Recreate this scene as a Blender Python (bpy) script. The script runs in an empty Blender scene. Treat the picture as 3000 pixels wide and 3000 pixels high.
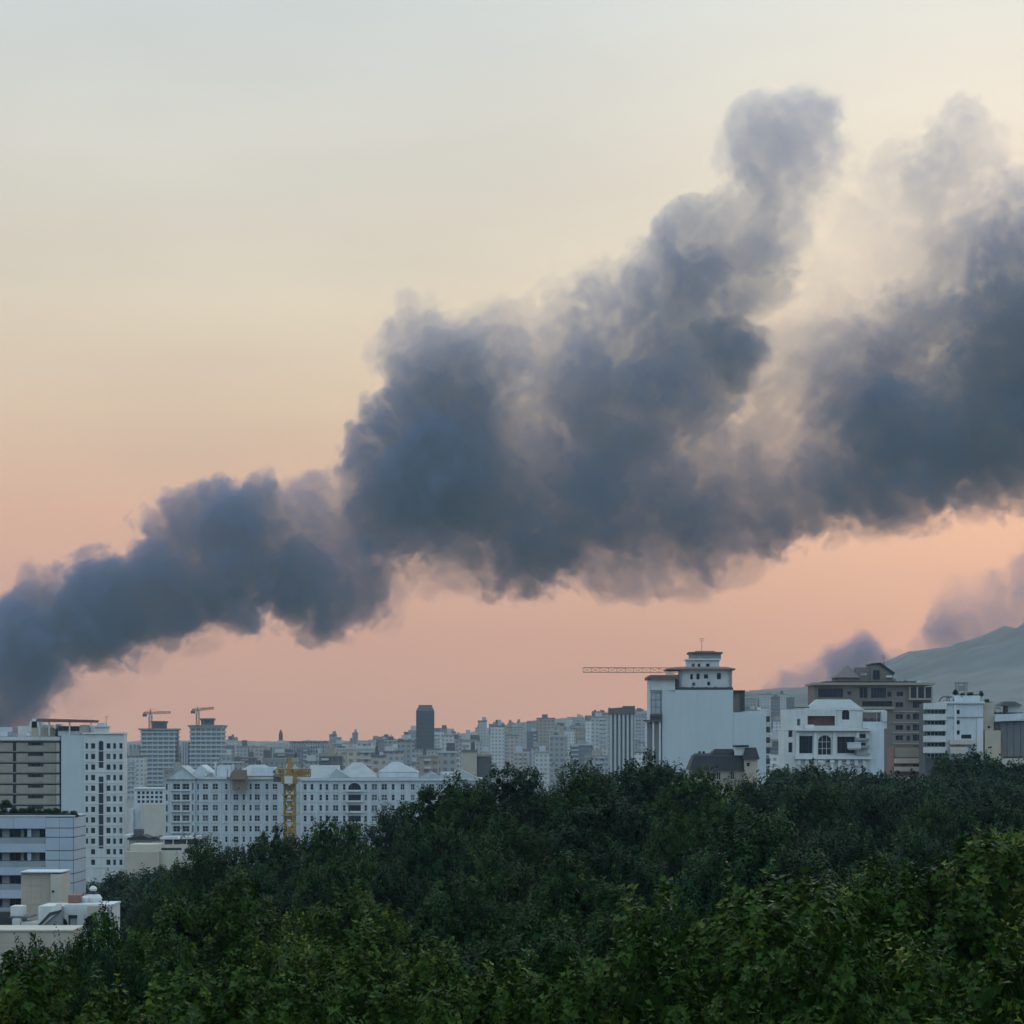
import bpy, bmesh, math, random
import numpy as np
from mathutils import Matrix, Vector

# ---- light and sky numbers
SKY_FRONT = [(0.0, (0.74, 0.40, 0.275)), (0.05, (0.82, 0.415, 0.27)), (0.10, (0.97, 0.52, 0.30)), (0.15, (1.04, 0.73, 0.44)), (0.19, (1.04, 0.84, 0.565)), (0.24, (0.93, 0.84, 0.68)),
             (0.31, (0.755, 0.795, 0.76)), (0.55, (0.78, 0.91, 0.97)), (1.0, (0.80, 0.98, 1.10))]
SKY_BACK = [(0.0, (0.12, 0.18, 0.24)), (0.12, (0.22, 0.33, 0.42)), (0.35, (0.48, 0.69, 0.84)), (0.65, (0.72, 0.94, 1.10)), (1.0, (0.80, 0.98, 1.10))]
GLOW_POW, GLOW_COL = 80.0, (0.17, 0.12, 0.05)
SUN_ENERGY, EXPOSURE = 0.22, 0.0
HAZE_DENSITY, HAZE_COLOR = 0.00011, (0.64, 0.84, 1.0)
SMOKE_COLOR = (0.38, 0.50, 0.90)
LOW_GLOW = (0.20, 0.04, 0.0)
# ------------------------------------------------------------------ camera
F, YH, CZ = 6766.0, 2200.0, 25.0        # focal length in photo pixels, eye level row, eye height (m)
scene = bpy.context.scene
COL = scene.collection
cam_data = bpy.data.cameras.new("camera")
cam = bpy.data.objects.new("camera", cam_data)
COL.objects.link(cam)
cam.location = (0, 0, CZ)
cam.rotation_euler = (math.radians(90), 0, 0)
cam_data.sensor_width = 36.0
cam_data.sensor_fit = 'HORIZONTAL'
cam_data.lens = 36.0 * F / 3000.0
cam_data.shift_y = (YH - 1500.0) / 3000.0
cam_data.clip_start = 1.0
cam_data.clip_end = 40000.0
scene.camera = cam

# ------------------------------------------------------------------ sky
SUN_AZ, SUN_EL = math.radians(12.0), math.radians(14.0)   # azimuth to the right of the view axis
world = bpy.data.worlds.new("World")
scene.world = world
world.use_nodes = True
nt = world.node_tree
nt.nodes.clear()
def nd(tree, typ, **kw):
    n = tree.nodes.new(typ)
    for k, v in kw.items():
        setattr(n, k, v)
    return n
out = nd(nt, 'ShaderNodeOutputWorld')
bg = nd(nt, 'ShaderNodeBackground')
nt.links.new(bg.outputs[0], out.inputs[0])
tc = nd(nt, 'ShaderNodeTexCoord')
sep = nd(nt, 'ShaderNodeSeparateXYZ')
nt.links.new(tc.outputs['Generated'], sep.inputs[0])
def ramp(tree, stops):
    r = nd(tree, 'ShaderNodeValToRGB')
    cr = r.color_ramp
    cr.interpolation = 'LINEAR'
    while len(cr.elements) < len(stops):
        cr.elements.new(0.5)
    for e, (p, c) in zip(cr.elements, stops):
        e.position = p
        e.color = (*c, 1)
    return r
def math_node(tree, op, a, b=None, c=None):
    m = nd(tree, 'ShaderNodeMath', operation=op)
    for i, v in enumerate((a, b, c)):
        if v is None:
            continue
        if isinstance(v, (int, float)):
            m.inputs[i].default_value = v
        else:
            tree.links.new(v, m.inputs[i])
    return m.outputs[0]
zc = math_node(nt, 'MAXIMUM', sep.outputs['Z'], 0.0)
# dusk sky towards the set sun: pink haze, cream band, pale blue-grey above; away from it, out of view, a blue shaped for contrast in the trees
front = ramp(nt, SKY_FRONT)
back = ramp(nt, SKY_BACK)
nt.links.new(zc, front.inputs[0])
nt.links.new(zc, back.inputs[0])
dotp = nd(nt, 'ShaderNodeVectorMath', operation='DOT_PRODUCT')
nt.links.new(tc.outputs['Generated'], dotp.inputs[0])
dotp.inputs[1].default_value = (math.sin(SUN_AZ), math.cos(SUN_AZ), 0.0)
mr = nd(nt, 'ShaderNodeMapRange', interpolation_type='SMOOTHSTEP')
nt.links.new(dotp.outputs['Value'], mr.inputs['Value'])
mr.inputs['From Min'].default_value = -0.55
mr.inputs['From Max'].default_value = 0.85
mix = nd(nt, 'ShaderNodeMix', data_type='RGBA')
nt.links.new(mr.outputs['Result'], mix.inputs['Factor'])
nt.links.new(back.outputs[0], mix.inputs['A'])
nt.links.new(front.outputs[0], mix.inputs['B'])
# warm brightening round the place where the sun went down
dot2 = nd(nt, 'ShaderNodeVectorMath', operation='DOT_PRODUCT')
nt.links.new(tc.outputs['Generated'], dot2.inputs[0])
dot2.inputs[1].default_value = (math.sin(SUN_AZ) * math.cos(SUN_EL), math.cos(SUN_AZ) * math.cos(SUN_EL), math.sin(SUN_EL))
glow = math_node(nt, 'POWER', math_node(nt, 'MAXIMUM', dot2.outputs['Value'], 0.0), GLOW_POW)
gmix = nd(nt, 'ShaderNodeMix', data_type='RGBA', blend_type='ADD')
nt.links.new(math_node(nt, 'MULTIPLY', glow, 1.0), gmix.inputs['Factor'])
nt.links.new(mix.outputs['Result'], gmix.inputs['A'])
gmix.inputs['B'].default_value = (*GLOW_COL, 1)
# redder band low down on that side
dot3 = nd(nt, 'ShaderNodeVectorMath', operation='DOT_PRODUCT')
nt.links.new(tc.outputs['Generated'], dot3.inputs[0])
dot3.inputs[1].default_value = (math.sin(math.radians(17)), math.cos(math.radians(17)), math.sin(math.radians(4)))
glow2 = math_node(nt, 'POWER', math_node(nt, 'MAXIMUM', dot3.outputs['Value'], 0.0), 55.0)
gmix2 = nd(nt, 'ShaderNodeMix', data_type='RGBA', blend_type='ADD')
nt.links.new(glow2, gmix2.inputs['Factor'])
nt.links.new(gmix.outputs['Result'], gmix2.inputs['A'])
gmix2.inputs['B'].default_value = (*LOW_GLOW, 1)
# soft uneven haze banks in the sky
mp = nd(nt, 'ShaderNodeMapping')
mp.inputs['Scale'].default_value = (2.5, 2.5, 9.0)
nt.links.new(tc.outputs['Generated'], mp.inputs[0])
nz = nd(nt, 'ShaderNodeTexNoise')
nz.inputs['Scale'].default_value = 1.6
nz.inputs['Detail'].default_value = 3.0
nt.links.new(mp.outputs[0], nz.inputs['Vector'])
nm = nd(nt, 'ShaderNodeMapRange')
nt.links.new(nz.outputs['Fac'], nm.inputs['Value'])
nm.inputs['From Min'].default_value = 0.3; nm.inputs['From Max'].default_value = 0.7
nm.inputs['To Min'].default_value = 0.93; nm.inputs['To Max'].default_value = 1.07
vm = nd(nt, 'ShaderNodeVectorMath', operation='SCALE')
nt.links.new(gmix2.outputs['Result'], vm.inputs[0])
nt.links.new(nm.outputs[0], vm.inputs['Scale'])
# the physical evening sky underneath
sky = nd(nt, 'ShaderNodeTexSky', sky_type='NISHITA')
sky.sun_disc = False
sky.sun_elevation = SUN_EL
sky.sun_rotation = SUN_AZ
sky.dust_density = 4.0
sk = nd(nt, 'ShaderNodeVectorMath', operation='SCALE')
nt.links.new(sky.outputs[0], sk.inputs[0])
sk.inputs['Scale'].default_value = 0.002
ad = nd(nt, 'ShaderNodeVectorMath', operation='ADD')
nt.links.new(vm.outputs[0], ad.inputs[0])
nt.links.new(sk.outputs[0], ad.inputs[1])
nt.links.new(ad.outputs[0], bg.inputs['Color'])
bg.inputs['Strength'].default_value = 1.0

# ------------------------------------------------------------------ sun, exposure, render
sun_data = bpy.data.lights.new("sun", 'SUN')
sun_data.energy = SUN_ENERGY
sun_data.angle = math.radians(14)
sun_data.color = (1.0, 0.80, 0.60)
sun = bpy.data.objects.new("sun", sun_data)
COL.objects.link(sun)
sd = Vector((math.sin(SUN_AZ) * math.cos(SUN_EL), math.cos(SUN_AZ) * math.cos(SUN_EL), math.sin(SUN_EL)))
sun.rotation_euler = sd.to_track_quat('Z', 'Y').to_euler()
sun.location = (200, 800, 300)
vs = scene.view_settings
scene.display_settings.display_device = 'sRGB'
vs.view_transform = 'Standard'
vs.look = 'None'
vs.gamma = 1.0
vs.exposure = EXPOSURE
vs.use_curve_mapping = False
scene.render.engine = 'CYCLES'
cy = scene.cycles
cy.use_adaptive_sampling = True
cy.adaptive_threshold = 0.03
cy.use_denoising = True
cy.denoiser = 'OPENIMAGEDENOISE'
cy.max_bounces = 3
cy.diffuse_bounces = 1
cy.glossy_bounces = 1
cy.transmission_bounces = 2
cy.transparent_max_bounces = 6
cy.volume_bounces = 0
cy.volume_step_rate = 2.2
cy.volume_max_steps = 400
# ------------------------------------------------------------------ materials
MATS = {}
def base_mat(name):
    m = bpy.data.materials.new(name)
    m.use_nodes = True
    t = m.node_tree
    b = t.nodes['Principled BSDF']
    MATS[name] = m
    return m, t, b
def plaster(name, col, rough=0.85, var=0.16, scale=0.35, streak=0.10):
    """painted or rendered wall: broad mottling, vertical rain streaks, fine grain"""
    m, t, b = base_mat(name)
    b.inputs['Roughness'].default_value = rough
    b.inputs['Specular IOR Level'].default_value = 0.25
    c = nd(t, 'ShaderNodeTexCoord')
    n1 = nd(t, 'ShaderNodeTexNoise'); n1.inputs['Scale'].default_value = scale; n1.inputs['Detail'].default_value = 5
    t.links.new(c.outputs['Object'], n1.inputs['Vector'])
    mp = nd(t, 'ShaderNodeMapping'); mp.inputs['Scale'].default_value = (1.6, 1.6, 0.12)
    t.links.new(c.outputs['Object'], mp.inputs[0])
    n2 = nd(t, 'ShaderNodeTexNoise'); n2.inputs['Scale'].default_value = 1.0; n2.inputs['Detail'].default_value = 4
    t.links.new(mp.outputs[0], n2.inputs['Vector'])
    f = math_node(t, 'ADD', math_node(t, 'MULTIPLY_ADD', n1.outputs['Fac'], 2 * var, 1 - var), math_node(t, 'MULTIPLY_ADD', n2.outputs['Fac'], 2 * streak, -streak))
    vm = nd(t, 'ShaderNodeVectorMath', operation='SCALE')
    vm.inputs[0].default_value = col
    t.links.new(f, vm.inputs['Scale'])
    t.links.new(vm.outputs[0], b.inputs['Base Color'])
    return m
def glass(name, col, rough=0.12):
    m, t, b = base_mat(name)
    c = nd(t, 'ShaderNodeTexCoord')
    oi = nd(t, 'ShaderNodeObjectInfo')
    n1 = nd(t, 'ShaderNodeTexNoise'); n1.inputs['Scale'].default_value = 0.8
    t.links.new(c.outputs['Object'], n1.inputs['Vector'])
    vm = nd(t, 'ShaderNodeVectorMath', operation='SCALE')
    vm.inputs[0].default_value = col
    t.links.new(math_node(t, 'ADD', math_node(t, 'MULTIPLY', oi.outputs['Random'], 1.2), n1.outputs['Fac']), vm.inputs['Scale'])
    t.links.new(vm.outputs[0], b.inputs['Base Color'])
    b.inputs['Roughness'].default_value = rough
    b.inputs['Specular IOR Level'].default_value = 0.3
    return m
def far_wall(name, col, win, dx=3.2, dz=3.3, amount=0.6):
    """wall of a building too far off to tell its windows one by one"""
    m, t, b = base_mat(name)
    b.inputs['Roughness'].default_value = 0.85
    c = nd(t, 'ShaderNodeTexCoord')
    s = nd(t, 'ShaderNodeSeparateXYZ')
    t.links.new(c.outputs['Object'], s.inputs[0])
    h = math_node(t, 'FRACT', math_node(t, 'DIVIDE', math_node(t, 'ADD', s.outputs['X'], s.outputs['Y']), dx))
    v = math_node(t, 'FRACT', math_node(t, 'DIVIDE', s.outputs['Z'], dz))
    w = math_node(t, 'MULTIPLY', math_node(t, 'GREATER_THAN', h, 0.48), math_node(t, 'GREATER_THAN', v, 0.52))
    nz_ = nd(t, 'ShaderNodeTexNoise'); nz_.inputs['Scale'].default_value = 0.09; nz_.inputs['Detail'].default_value = 4
    t.links.new(c.outputs['Object'], nz_.inputs['Vector'])
    oi = nd(t, 'ShaderNodeObjectInfo')
    g = math_node(t, 'ADD', math_node(t, 'MULTIPLY_ADD', nz_.outputs['Fac'], 0.5, 0.45), math_node(t, 'MULTIPLY', oi.outputs['Random'], 0.5))
    vm = nd(t, 'ShaderNodeVectorMath', operation='SCALE')
    vm.inputs[0].default_value = col
    t.links.new(g, vm.inputs['Scale'])
    mx = nd(t, 'ShaderNodeMix', data_type='RGBA')
    t.links.new(math_node(t, 'MULTIPLY', w, amount), mx.inputs['Factor'])
    t.links.new(vm.outputs[0], mx.inputs['A'])
    mx.inputs['B'].default_value = (*win, 1)
    t.links.new(mx.outputs['Result'], b.inputs['Base Color'])
    return m
plaster('white_render', (0.64, 0.66, 0.66), var=0.2, streak=0.2)
plaster('cool_white', (0.60, 0.66, 0.71), var=0.18, streak=0.2)
plaster('blue_white_panel', (0.46, 0.53, 0.62), rough=0.55, var=0.12, streak=0.06)
plaster('blank_wall', (0.56, 0.62, 0.66), var=0.07, scale=0.12, streak=0.07)
plaster('beige_concrete', (0.36, 0.32, 0.27), var=0.2)
plaster('beige_stone', (0.50, 0.44, 0.36), var=0.16)
plaster('cream_stone', (0.58, 0.54, 0.47), var=0.14)
plaster('brown_stone', (0.20, 0.175, 0.165), var=0.2)
plaster('red_brick', (0.27, 0.15, 0.13), var=0.2)
plaster('grey_concrete', (0.30, 0.31, 0.32), var=0.22)
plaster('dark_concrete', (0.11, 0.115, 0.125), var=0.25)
plaster('dark_roof', (0.022, 0.026, 0.036), rough=0.6, var=0.25)
plaster('grey_roof', (0.17, 0.17, 0.18), rough=0.8, var=0.2)
plaster('rust_metal', (0.20, 0.10, 0.09), rough=0.6, var=0.25)
plaster('canvas_brown', (0.24, 0.19, 0.15), var=0.3, scale=0.8)
plaster('yellow_steel', (0.36, 0.22, 0.055), rough=0.5, var=0.25, scale=0.8)
plaster('orange_steel', (0.30, 0.13, 0.06), rough=0.6, var=0.2)
plaster('faded_orange_steel', (0.62, 0.36, 0.24), rough=0.6, var=0.1)
plaster('white_frame', (0.70, 0.72, 0.72), var=0.05)
plaster('dark_frame', (0.05, 0.055, 0.065), rough=0.5, var=0.1)
plaster('curtain', (0.42, 0.46, 0.50), var=0.2, scale=1.2)
plaster('curtain_dim', (0.12, 0.14, 0.165), var=0.25, scale=1.5)
plaster('pale_roof', (0.44, 0.48, 0.50), var=0.2, streak=0.1)
plaster('tank_white', (0.66, 0.68, 0.68), rough=0.4, var=0.08)
plaster('far_slab', (0.50, 0.52, 0.55), var=0.12, scale=0.1)
plaster('bark', (0.07, 0.055, 0.04), var=0.3, scale=2.0)
mbg, tbg, bbg = base_mat('balcony_glass')
bbg.inputs['Base Color'].default_value = (0.45, 0.52, 0.58, 1); bbg.inputs['Roughness'].default_value = 0.25; bbg.inputs['Alpha'].default_value = 0.55
glass('window_glass', (0.012, 0.018, 0.030))
glass('tinted_glass', (0.020, 0.024, 0.045), rough=0.2)
far_wall('far_grey', (0.40, 0.40, 0.40), (0.07, 0.08, 0.10))
far_wall('far_beige', (0.46, 0.40, 0.35), (0.08, 0.08, 0.09), dx=3.8)
far_wall('far_white', (0.62, 0.62, 0.60), (0.09, 0.10, 0.12), dx=3.0, dz=3.1)
far_wall('far_dark', (0.20, 0.20, 0.22), (0.05, 0.06, 0.08), dx=2.6, dz=3.4)
far_wall('tower_slate', (0.075, 0.085, 0.105), (0.03, 0.035, 0.05), dx=2.4, dz=3.5, amount=0.5)

# ------------------------------------------------------------------ mesh builder
class MB:
    def __init__(self):
        self.v, self.f, self.m = [], [], []
    def poly(self, pts, mi=0):
        n = len(self.v); self.v += [tuple(p) for p in pts]; self.f.append(tuple(range(n, n + len(pts)))); self.m.append(mi)
    def box(self, x0, x1, y0, y1, z0, z1, mi=0, skip=''):
        n = len(self.v)
        self.v += [(x, y, z) for z in (z0, z1) for y in (y0, y1) for x in (x0, x1)]
        F_ = {'b': (0, 2, 3, 1), 't': (4, 5, 7, 6), 'f': (0, 1, 5, 4), 'k': (2, 6, 7, 3), 'l': (0, 4, 6, 2), 'r': (1, 3, 7, 5)}
        for k, q in F_.items():
            if k not in skip:
                self.f.append(tuple(n + i for i in q)); self.m.append(mi)
    def prism(self, pts, y0, y1, mi=0):
        """pts: outline in x-z, counter-clockwise seen from the front"""
        k = len(pts)
        self.poly([(x, y0, z) for x, z in pts], mi)
        self.poly([(x, y1, z) for x, z in reversed(pts)], mi)
        for i in range(k):
            (xa, za), (xb, zb) = pts[i], pts[(i + 1) % k]
            self.poly([(xa, y0, za), (xa, y1, za), (xb, y1, zb), (xb, y0, zb)], mi)
    def frustum(self, b, t, mi=0):
        """b, t: (x0,x1,y0,y1,z)"""
        B_ = [(b[0], b[2], b[4]), (b[1], b[2], b[4]), (b[1], b[3], b[4]), (b[0], b[3], b[4])]
        T_ = [(t[0], t[2], t[4]), (t[1], t[2], t[4]), (t[1], t[3], t[4]), (t[0], t[3], t[4])]
        self.poly(T_, mi); self.poly(list(reversed(B_)), mi)
        for i in range(4):
            j = (i + 1) % 4
            self.poly([B_[i], B_[j], T_[j], T_[i]], mi)
    def tube(self, pts, radii, n=8, mi=0):
        pts = [Vector(p) for p in pts]
        base = len(self.v)
        for i, p in enumerate(pts):
            d = (pts[min(i + 1, len(pts) - 1)] - pts[max(i - 1, 0)]).normalized()
            u = d.cross(Vector((0, 0, 1)) if abs(d.z) < 0.9 else Vector((1, 0, 0))).normalized(); w = d.cross(u)
            for k in range(n):
                a = 2 * math.pi * k / n
                self.v.append(tuple(p + (u * math.cos(a) + w * math.sin(a)) * radii[i]))
        for i in range(len(pts) - 1):
            for k in range(n):
                a, b = base + i * n + k, base + i * n + (k + 1) % n
                self.f.append((a, b, b + n, a + n)); self.m.append(mi)
        self.f.append(tuple(base + k for k in reversed(range(n)))); self.m.append(mi)
        self.f.append(tuple(base + (len(pts) - 1) * n + k for k in range(n))); self.m.append(mi)
    def bar(self, a, b, w, mi=0):
        self.tube([a, b], [w * 0.7, w * 0.7], 4, mi)
    def lathe(self, cx, cy, prof, n=20, mi=0):
        base = len(self.v)
        for r, z in prof:
            for k in range(n):
                a = 2 * math.pi * k / n
                self.v.append((cx + r * math.cos(a), cy + r * math.sin(a), z))
        for i in range(len(prof) - 1):
            for k in range(n):
                a, b = base + i * n + k, base + i * n + (k + 1) % n
                self.f.append((a, b, b + n, a + n)); self.m.append(mi)
        self.f.append(tuple(base + k for k in reversed(range(n)))); self.m.append(mi)
        self.f.append(tuple(base + (len(prof) - 1) * n + k for k in range(n))); self.m.append(mi)
    def mesh(self, name, mats):
        me = bpy.data.meshes.new(name)
        me.from_pydata(self.v, [], self.f)
        me.polygons.foreach_set('material_index', self.m)
        for q in mats:
            me.materials.append(MATS[q])
        me.update()
        return me
    def build(self, name, mats, parent=None, loc=(0, 0, 0)):
        if isinstance(mats, str): mats = [mats]
        return link(name, self.mesh(name, mats), parent, loc)
def link(name, me, parent=None, loc=(0, 0, 0)):
    o = bpy.data.objects.new(name, me)
    COL.objects.link(o)
    o.location = loc
    if parent is not None: o.parent = parent
    return o
def tag(o, label, cat, group=None, kind=None):
    o['label'] = label; o['category'] = cat
    if group: o['group'] = group
    o['kind'] = kind or 'thing'
    return o
def holes_wall(mb, x0, x1, z0, z1, rects, depth=0.35, mi=0, y=0.0):
    """front wall at y with real openings; rects (xa, xb, za, zb); the reveals go back by depth"""
    rects = [r for r in rects if r[1] > r[0] and r[3] > r[2]]
    xs = sorted({round(a, 4) for r in rects for a in (max(r[0], x0), min(r[1], x1))} | {x0, x1})
    zs = sorted({round(a, 4) for r in rects for a in (max(r[2], z0), min(r[3], z1))} | {z0, z1})
    for i in range(len(xs) - 1):
        run = None
        for j in range(len(zs) - 1):
            cx, cz = (xs[i] + xs[i + 1]) / 2, (zs[j] + zs[j + 1]) / 2
            inside = any(r[0] < cx < r[1] and r[2] < cz < r[3] for r in rects)
            if not inside and run is None: run = zs[j]
            if inside and run is not None:
                mb.poly([(xs[i], y, run), (xs[i + 1], y, run), (xs[i + 1], y, zs[j]), (xs[i], y, zs[j])], mi); run = None
        if run is not None:
            mb.poly([(xs[i], y, run), (xs[i + 1], y, run), (xs[i + 1], y, zs[-1]), (xs[i], y, zs[-1])], mi)
    for xa, xb, za, zb in rects:
        d = y + depth
        mb.poly([(xa, y, za), (xa, d, za), (xb, d, za), (xb, y, za)], mi)
        mb.poly([(xa, y, zb), (xb, y, zb), (xb, d, zb), (xa, d, zb)], mi)
        mb.poly([(xa, y, za), (xa, y, zb), (xa, d, zb), (xa, d, za)], mi)
        mb.poly([(xb, y, za), (xb, d, za), (xb, d, zb), (xb, y, zb)], mi)

# ------------------------------------------------------------------ terrain
RIDGE = np.array([(-2500, 10), (0, 16), (700, 22), (900, 26), (1100, 22), (1300, 38), (1500, 62), (1700, 84), (1900, 104), (2200, 152), (2330, 160), (2450, 172), (2560, 205), (2640, 240),
                  (2700, 252), (2760, 256), (2800, 284), (2870, 296), (2930, 318), (3000, 332), (3300, 400), (3800, 420), (4600, 360), (6000, 300)], float)
def smooth(a, b, t):
    t = np.clip((t - a) / (b - a), 0, 1)
    return t * t * (3 - 2 * t)
def ground_z(x, y):
    x = np.asarray(x, float); y = np.asarray(y, float)
    u = 1500 + x / np.maximum(y, 300.0) * F
    r = np.interp(u, RIDGE[:, 0], RIDGE[:, 1])
    left = 1 - smooth(900, 1500, u)
    z = -14.0 * smooth(130 + 120 * (1 - left), 330 + 290 * (1 - left), y)
    z = z + 30.0 * smooth(360, 480, y) * smooth(1750, 2150, u) * (1 - 0.6 * smooth(700, 1100, y))
    hill = smooth(1100, 3900, y) ** 0.85
    z = z * (1 - hill) + hill * (CZ + r * 3950 / F)
    rough = 7 * np.sin(x * 0.011 + 1.3) * np.sin(y * 0.0071) + 4 * np.sin(x * 0.031 + y * 0.017)
    rough = rough + (3 * np.sin(u * 0.047 + y * 0.006) + 3 * np.sin(u * 0.093 - y * 0.011)) * smooth(2900, 3300, y) * (1 - smooth(3450, 3800, y)) * smooth(2300, 2600, u)
    z = z + rough * smooth(1600, 3600, y) * (0.5 + r / 160) * (1 - 0.7 * smooth(4100, 4500, y))
    z = z - 160 * smooth(4400, 5000, y)
    return z
def build_ground():
    ys = np.concatenate([np.arange(-500, 1200, 40), np.arange(1200, 3000, 60), np.arange(3000, 5050, 40)])
    xs = np.concatenate([np.arange(-3300, -1200, 100), np.arange(-1200, 2000, 40), np.arange(2000, 3301, 100)])
    Xg, Yg = np.meshgrid(xs, ys)
    Zg = ground_z(Xg, Yg)
    nx, ny = len(xs), len(ys)
    v = np.stack([Xg.ravel(), Yg.ravel(), Zg.ravel()], 1)
    i = np.arange(nx * ny).reshape(ny, nx)
    f = np.stack([i[:-1, :-1].ravel(), i[:-1, 1:].ravel(), i[1:, 1:].ravel(), i[1:, :-1].ravel()], 1)
    me = bpy.data.meshes.new('ground')
    me.from_pydata(v.tolist(), [], f.tolist())
    for p in me.polygons: p.use_smooth = True
    m, t, b = base_mat('ground_scrub')
    b.inputs['Roughness'].default_value = 0.95
    c = nd(t, 'ShaderNodeTexCoord')
    n1 = nd(t, 'ShaderNodeTexNoise'); n1.inputs['Scale'].default_value = 0.02; n1.inputs['Detail'].default_value = 8
    t.links.new(c.outputs['Object'], n1.inputs['Vector'])
    rp = ramp(t, [(0.3, (0.14, 0.155, 0.15)), (0.5, (0.18, 0.19, 0.185)), (0.7, (0.22, 0.225, 0.22))])
    t.links.new(n1.outputs['Fac'], rp.inputs[0])
    t.links.new(rp.outputs[0], b.inputs['Base Color'])
    me.materials.append(m)
    o = link('ground', me)
    o['kind'] = 'structure'
build_ground()
# ------------------------------------------------------------------ buildings
WR = random.Random(3)
class Bld:
    """a building surveyed in photo pixels at a known distance; local x right, y away, z up, front at y=0"""
    def __init__(self, name, label, cat, pxc, D, base=None, group=None):
        self.s = D / F; self.pxc = pxc; self.D = D
        x = (pxc - 1500) * self.s
        self.zb = float(ground_z(x, D)) - 1.5 if base is None else base
        self.root = bpy.data.objects.new(name, None)
        COL.objects.link(self.root)
        self.root.location = (x, D, self.zb)
        self.root.empty_display_size = 1
        tag(self.root, label, cat, group)
        self.cache = {}
    def X(self, px): return (px - self.pxc) * self.s
    def Z(self, py): return CZ + (YH - py) * self.s - self.zb
    def box(self, name, mat, x0, x1, y0, y1, pt, pb, parent=None):
        mb = MB(); mb.box(self.X(x0), self.X(x1), y0, y1, self.Z(pb) if pb is not None else 0.0, self.Z(pt))
        return mb.build(name, mat, parent or self.root)
    def wall(self, name, mat, x0, x1, pt, pb, depth, rects=(), rev=0.35, y=0.0, parent=None, arches=()):
        """block with a pierced front; rects in pixels (x0,x1,top,bottom)"""
        X, Z = self.X, self.Z
        zb = Z(pb) if pb is not None else 0.0
        R = [(X(a), X(b), Z(d), Z(c)) for a, b, c, d in rects]
        mb = MB()
        holes_wall(mb, X(x0), X(x1), zb, Z(pt), R, rev, 0, y)
        mb.box(X(x0), X(x1), y, y + depth, zb, Z(pt), 0, skip='f')
        for (a, b, c, d) in arches:      # fill the corners above a round head
            xa, xb, zt, zbm = X(a), X(b), Z(c), Z(d)
            cx, r = (xa + xb) / 2, (xb - xa) / 2
            h = min(r, (zt - zbm) * 0.8)
            N = 6
            for sgn in (-1, 1):
                for k in range(N):
                    a0, a1 = math.pi / 2 * k / N, math.pi / 2 * (k + 1) / N
                    p0 = (cx + sgn * r * math.cos(a0), zt - h + h * math.sin(a0)); p1 = (cx + sgn * r * math.cos(a1), zt - h + h * math.sin(a1))
                    mb.poly([(p0[0], y + 0.02, p0[1]), (p1[0], y + 0.02, p1[1]), (p1[0], y + 0.02, zt), (p0[0], y + 0.02, zt)])
        return mb.build(name, mat, parent or self.root)
    def window(self, rect, rev=0.33, nx=2, nz=1, frame='white_frame', pane='window_glass', y=0.0, parent=None, sill=False, name='window'):
        X, Z = self.X, self.Z
        a, b, c, d = rect
        if pane == 'window_glass' and WR.random() < 0.2: pane = 'curtain_dim'
        w, h = X(b) - X(a), Z(c) - Z(d)
        key = (round(w, 2), round(h, 2), nx, nz, frame, pane, sill)
        if key not in self.cache:
            pb = MB(); pb.box(-w / 2, w / 2, 0, 0.02, 0, h)
            mb = MB(); t = min(0.09, w * 0.08)
            mb.box(-w / 2, w / 2, -0.07, 0, 0, t, 0); mb.box(-w / 2, w / 2, -0.07, 0, h - t, h, 0)
            for k in range(nx + 1):
                xx = -w / 2 + t / 2 + (w - t) * k / nx
                mb.box(xx - t / 2, xx + t / 2, -0.07, 0, t, h - t, 0)
            for k in range(1, nz):
                zz = h * k / nz
                mb.box(-w / 2 + t, w / 2 - t, -0.06, 0, zz - t / 2, zz + t / 2, 0)
            if sill: mb.box(-w / 2 - 0.1, w / 2 + 0.1, -rev - 0.12, -0.07, -0.14, 0.0, 0)
            self.cache[key] = (mb.mesh(name, [frame]), pb.mesh('pane', [pane]))
        fr, pn = self.cache[key]
        o = link(name, fr, parent or self.root, ((X(a) + X(b)) / 2, y + rev - 0.02, Z(d)))
        link('pane', pn, o)
        return o
    def windows(self, rects, **kw):
        for r in rects: self.window(r, **kw)

# ---- concrete block with long balconies
b = Bld('balcony_building', 'beige concrete apartment block with stacked long balconies and white roof slab', 'building', 60, 690)
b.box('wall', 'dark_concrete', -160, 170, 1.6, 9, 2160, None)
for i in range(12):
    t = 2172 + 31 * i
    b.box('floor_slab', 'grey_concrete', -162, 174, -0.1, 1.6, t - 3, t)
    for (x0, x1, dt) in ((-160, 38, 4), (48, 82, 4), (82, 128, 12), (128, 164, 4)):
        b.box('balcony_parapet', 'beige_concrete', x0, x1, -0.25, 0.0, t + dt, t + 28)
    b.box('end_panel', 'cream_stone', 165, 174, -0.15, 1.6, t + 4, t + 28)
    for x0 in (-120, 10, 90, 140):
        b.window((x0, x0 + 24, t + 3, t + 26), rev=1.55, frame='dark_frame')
b.box('roof_slab', 'white_render', -165, 178, -0.9, 9.6, 2158, 2169)
b.box('roof_parapet', 'cool_white', -165, 20, 0.5, 8, 2130, 2157)
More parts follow.
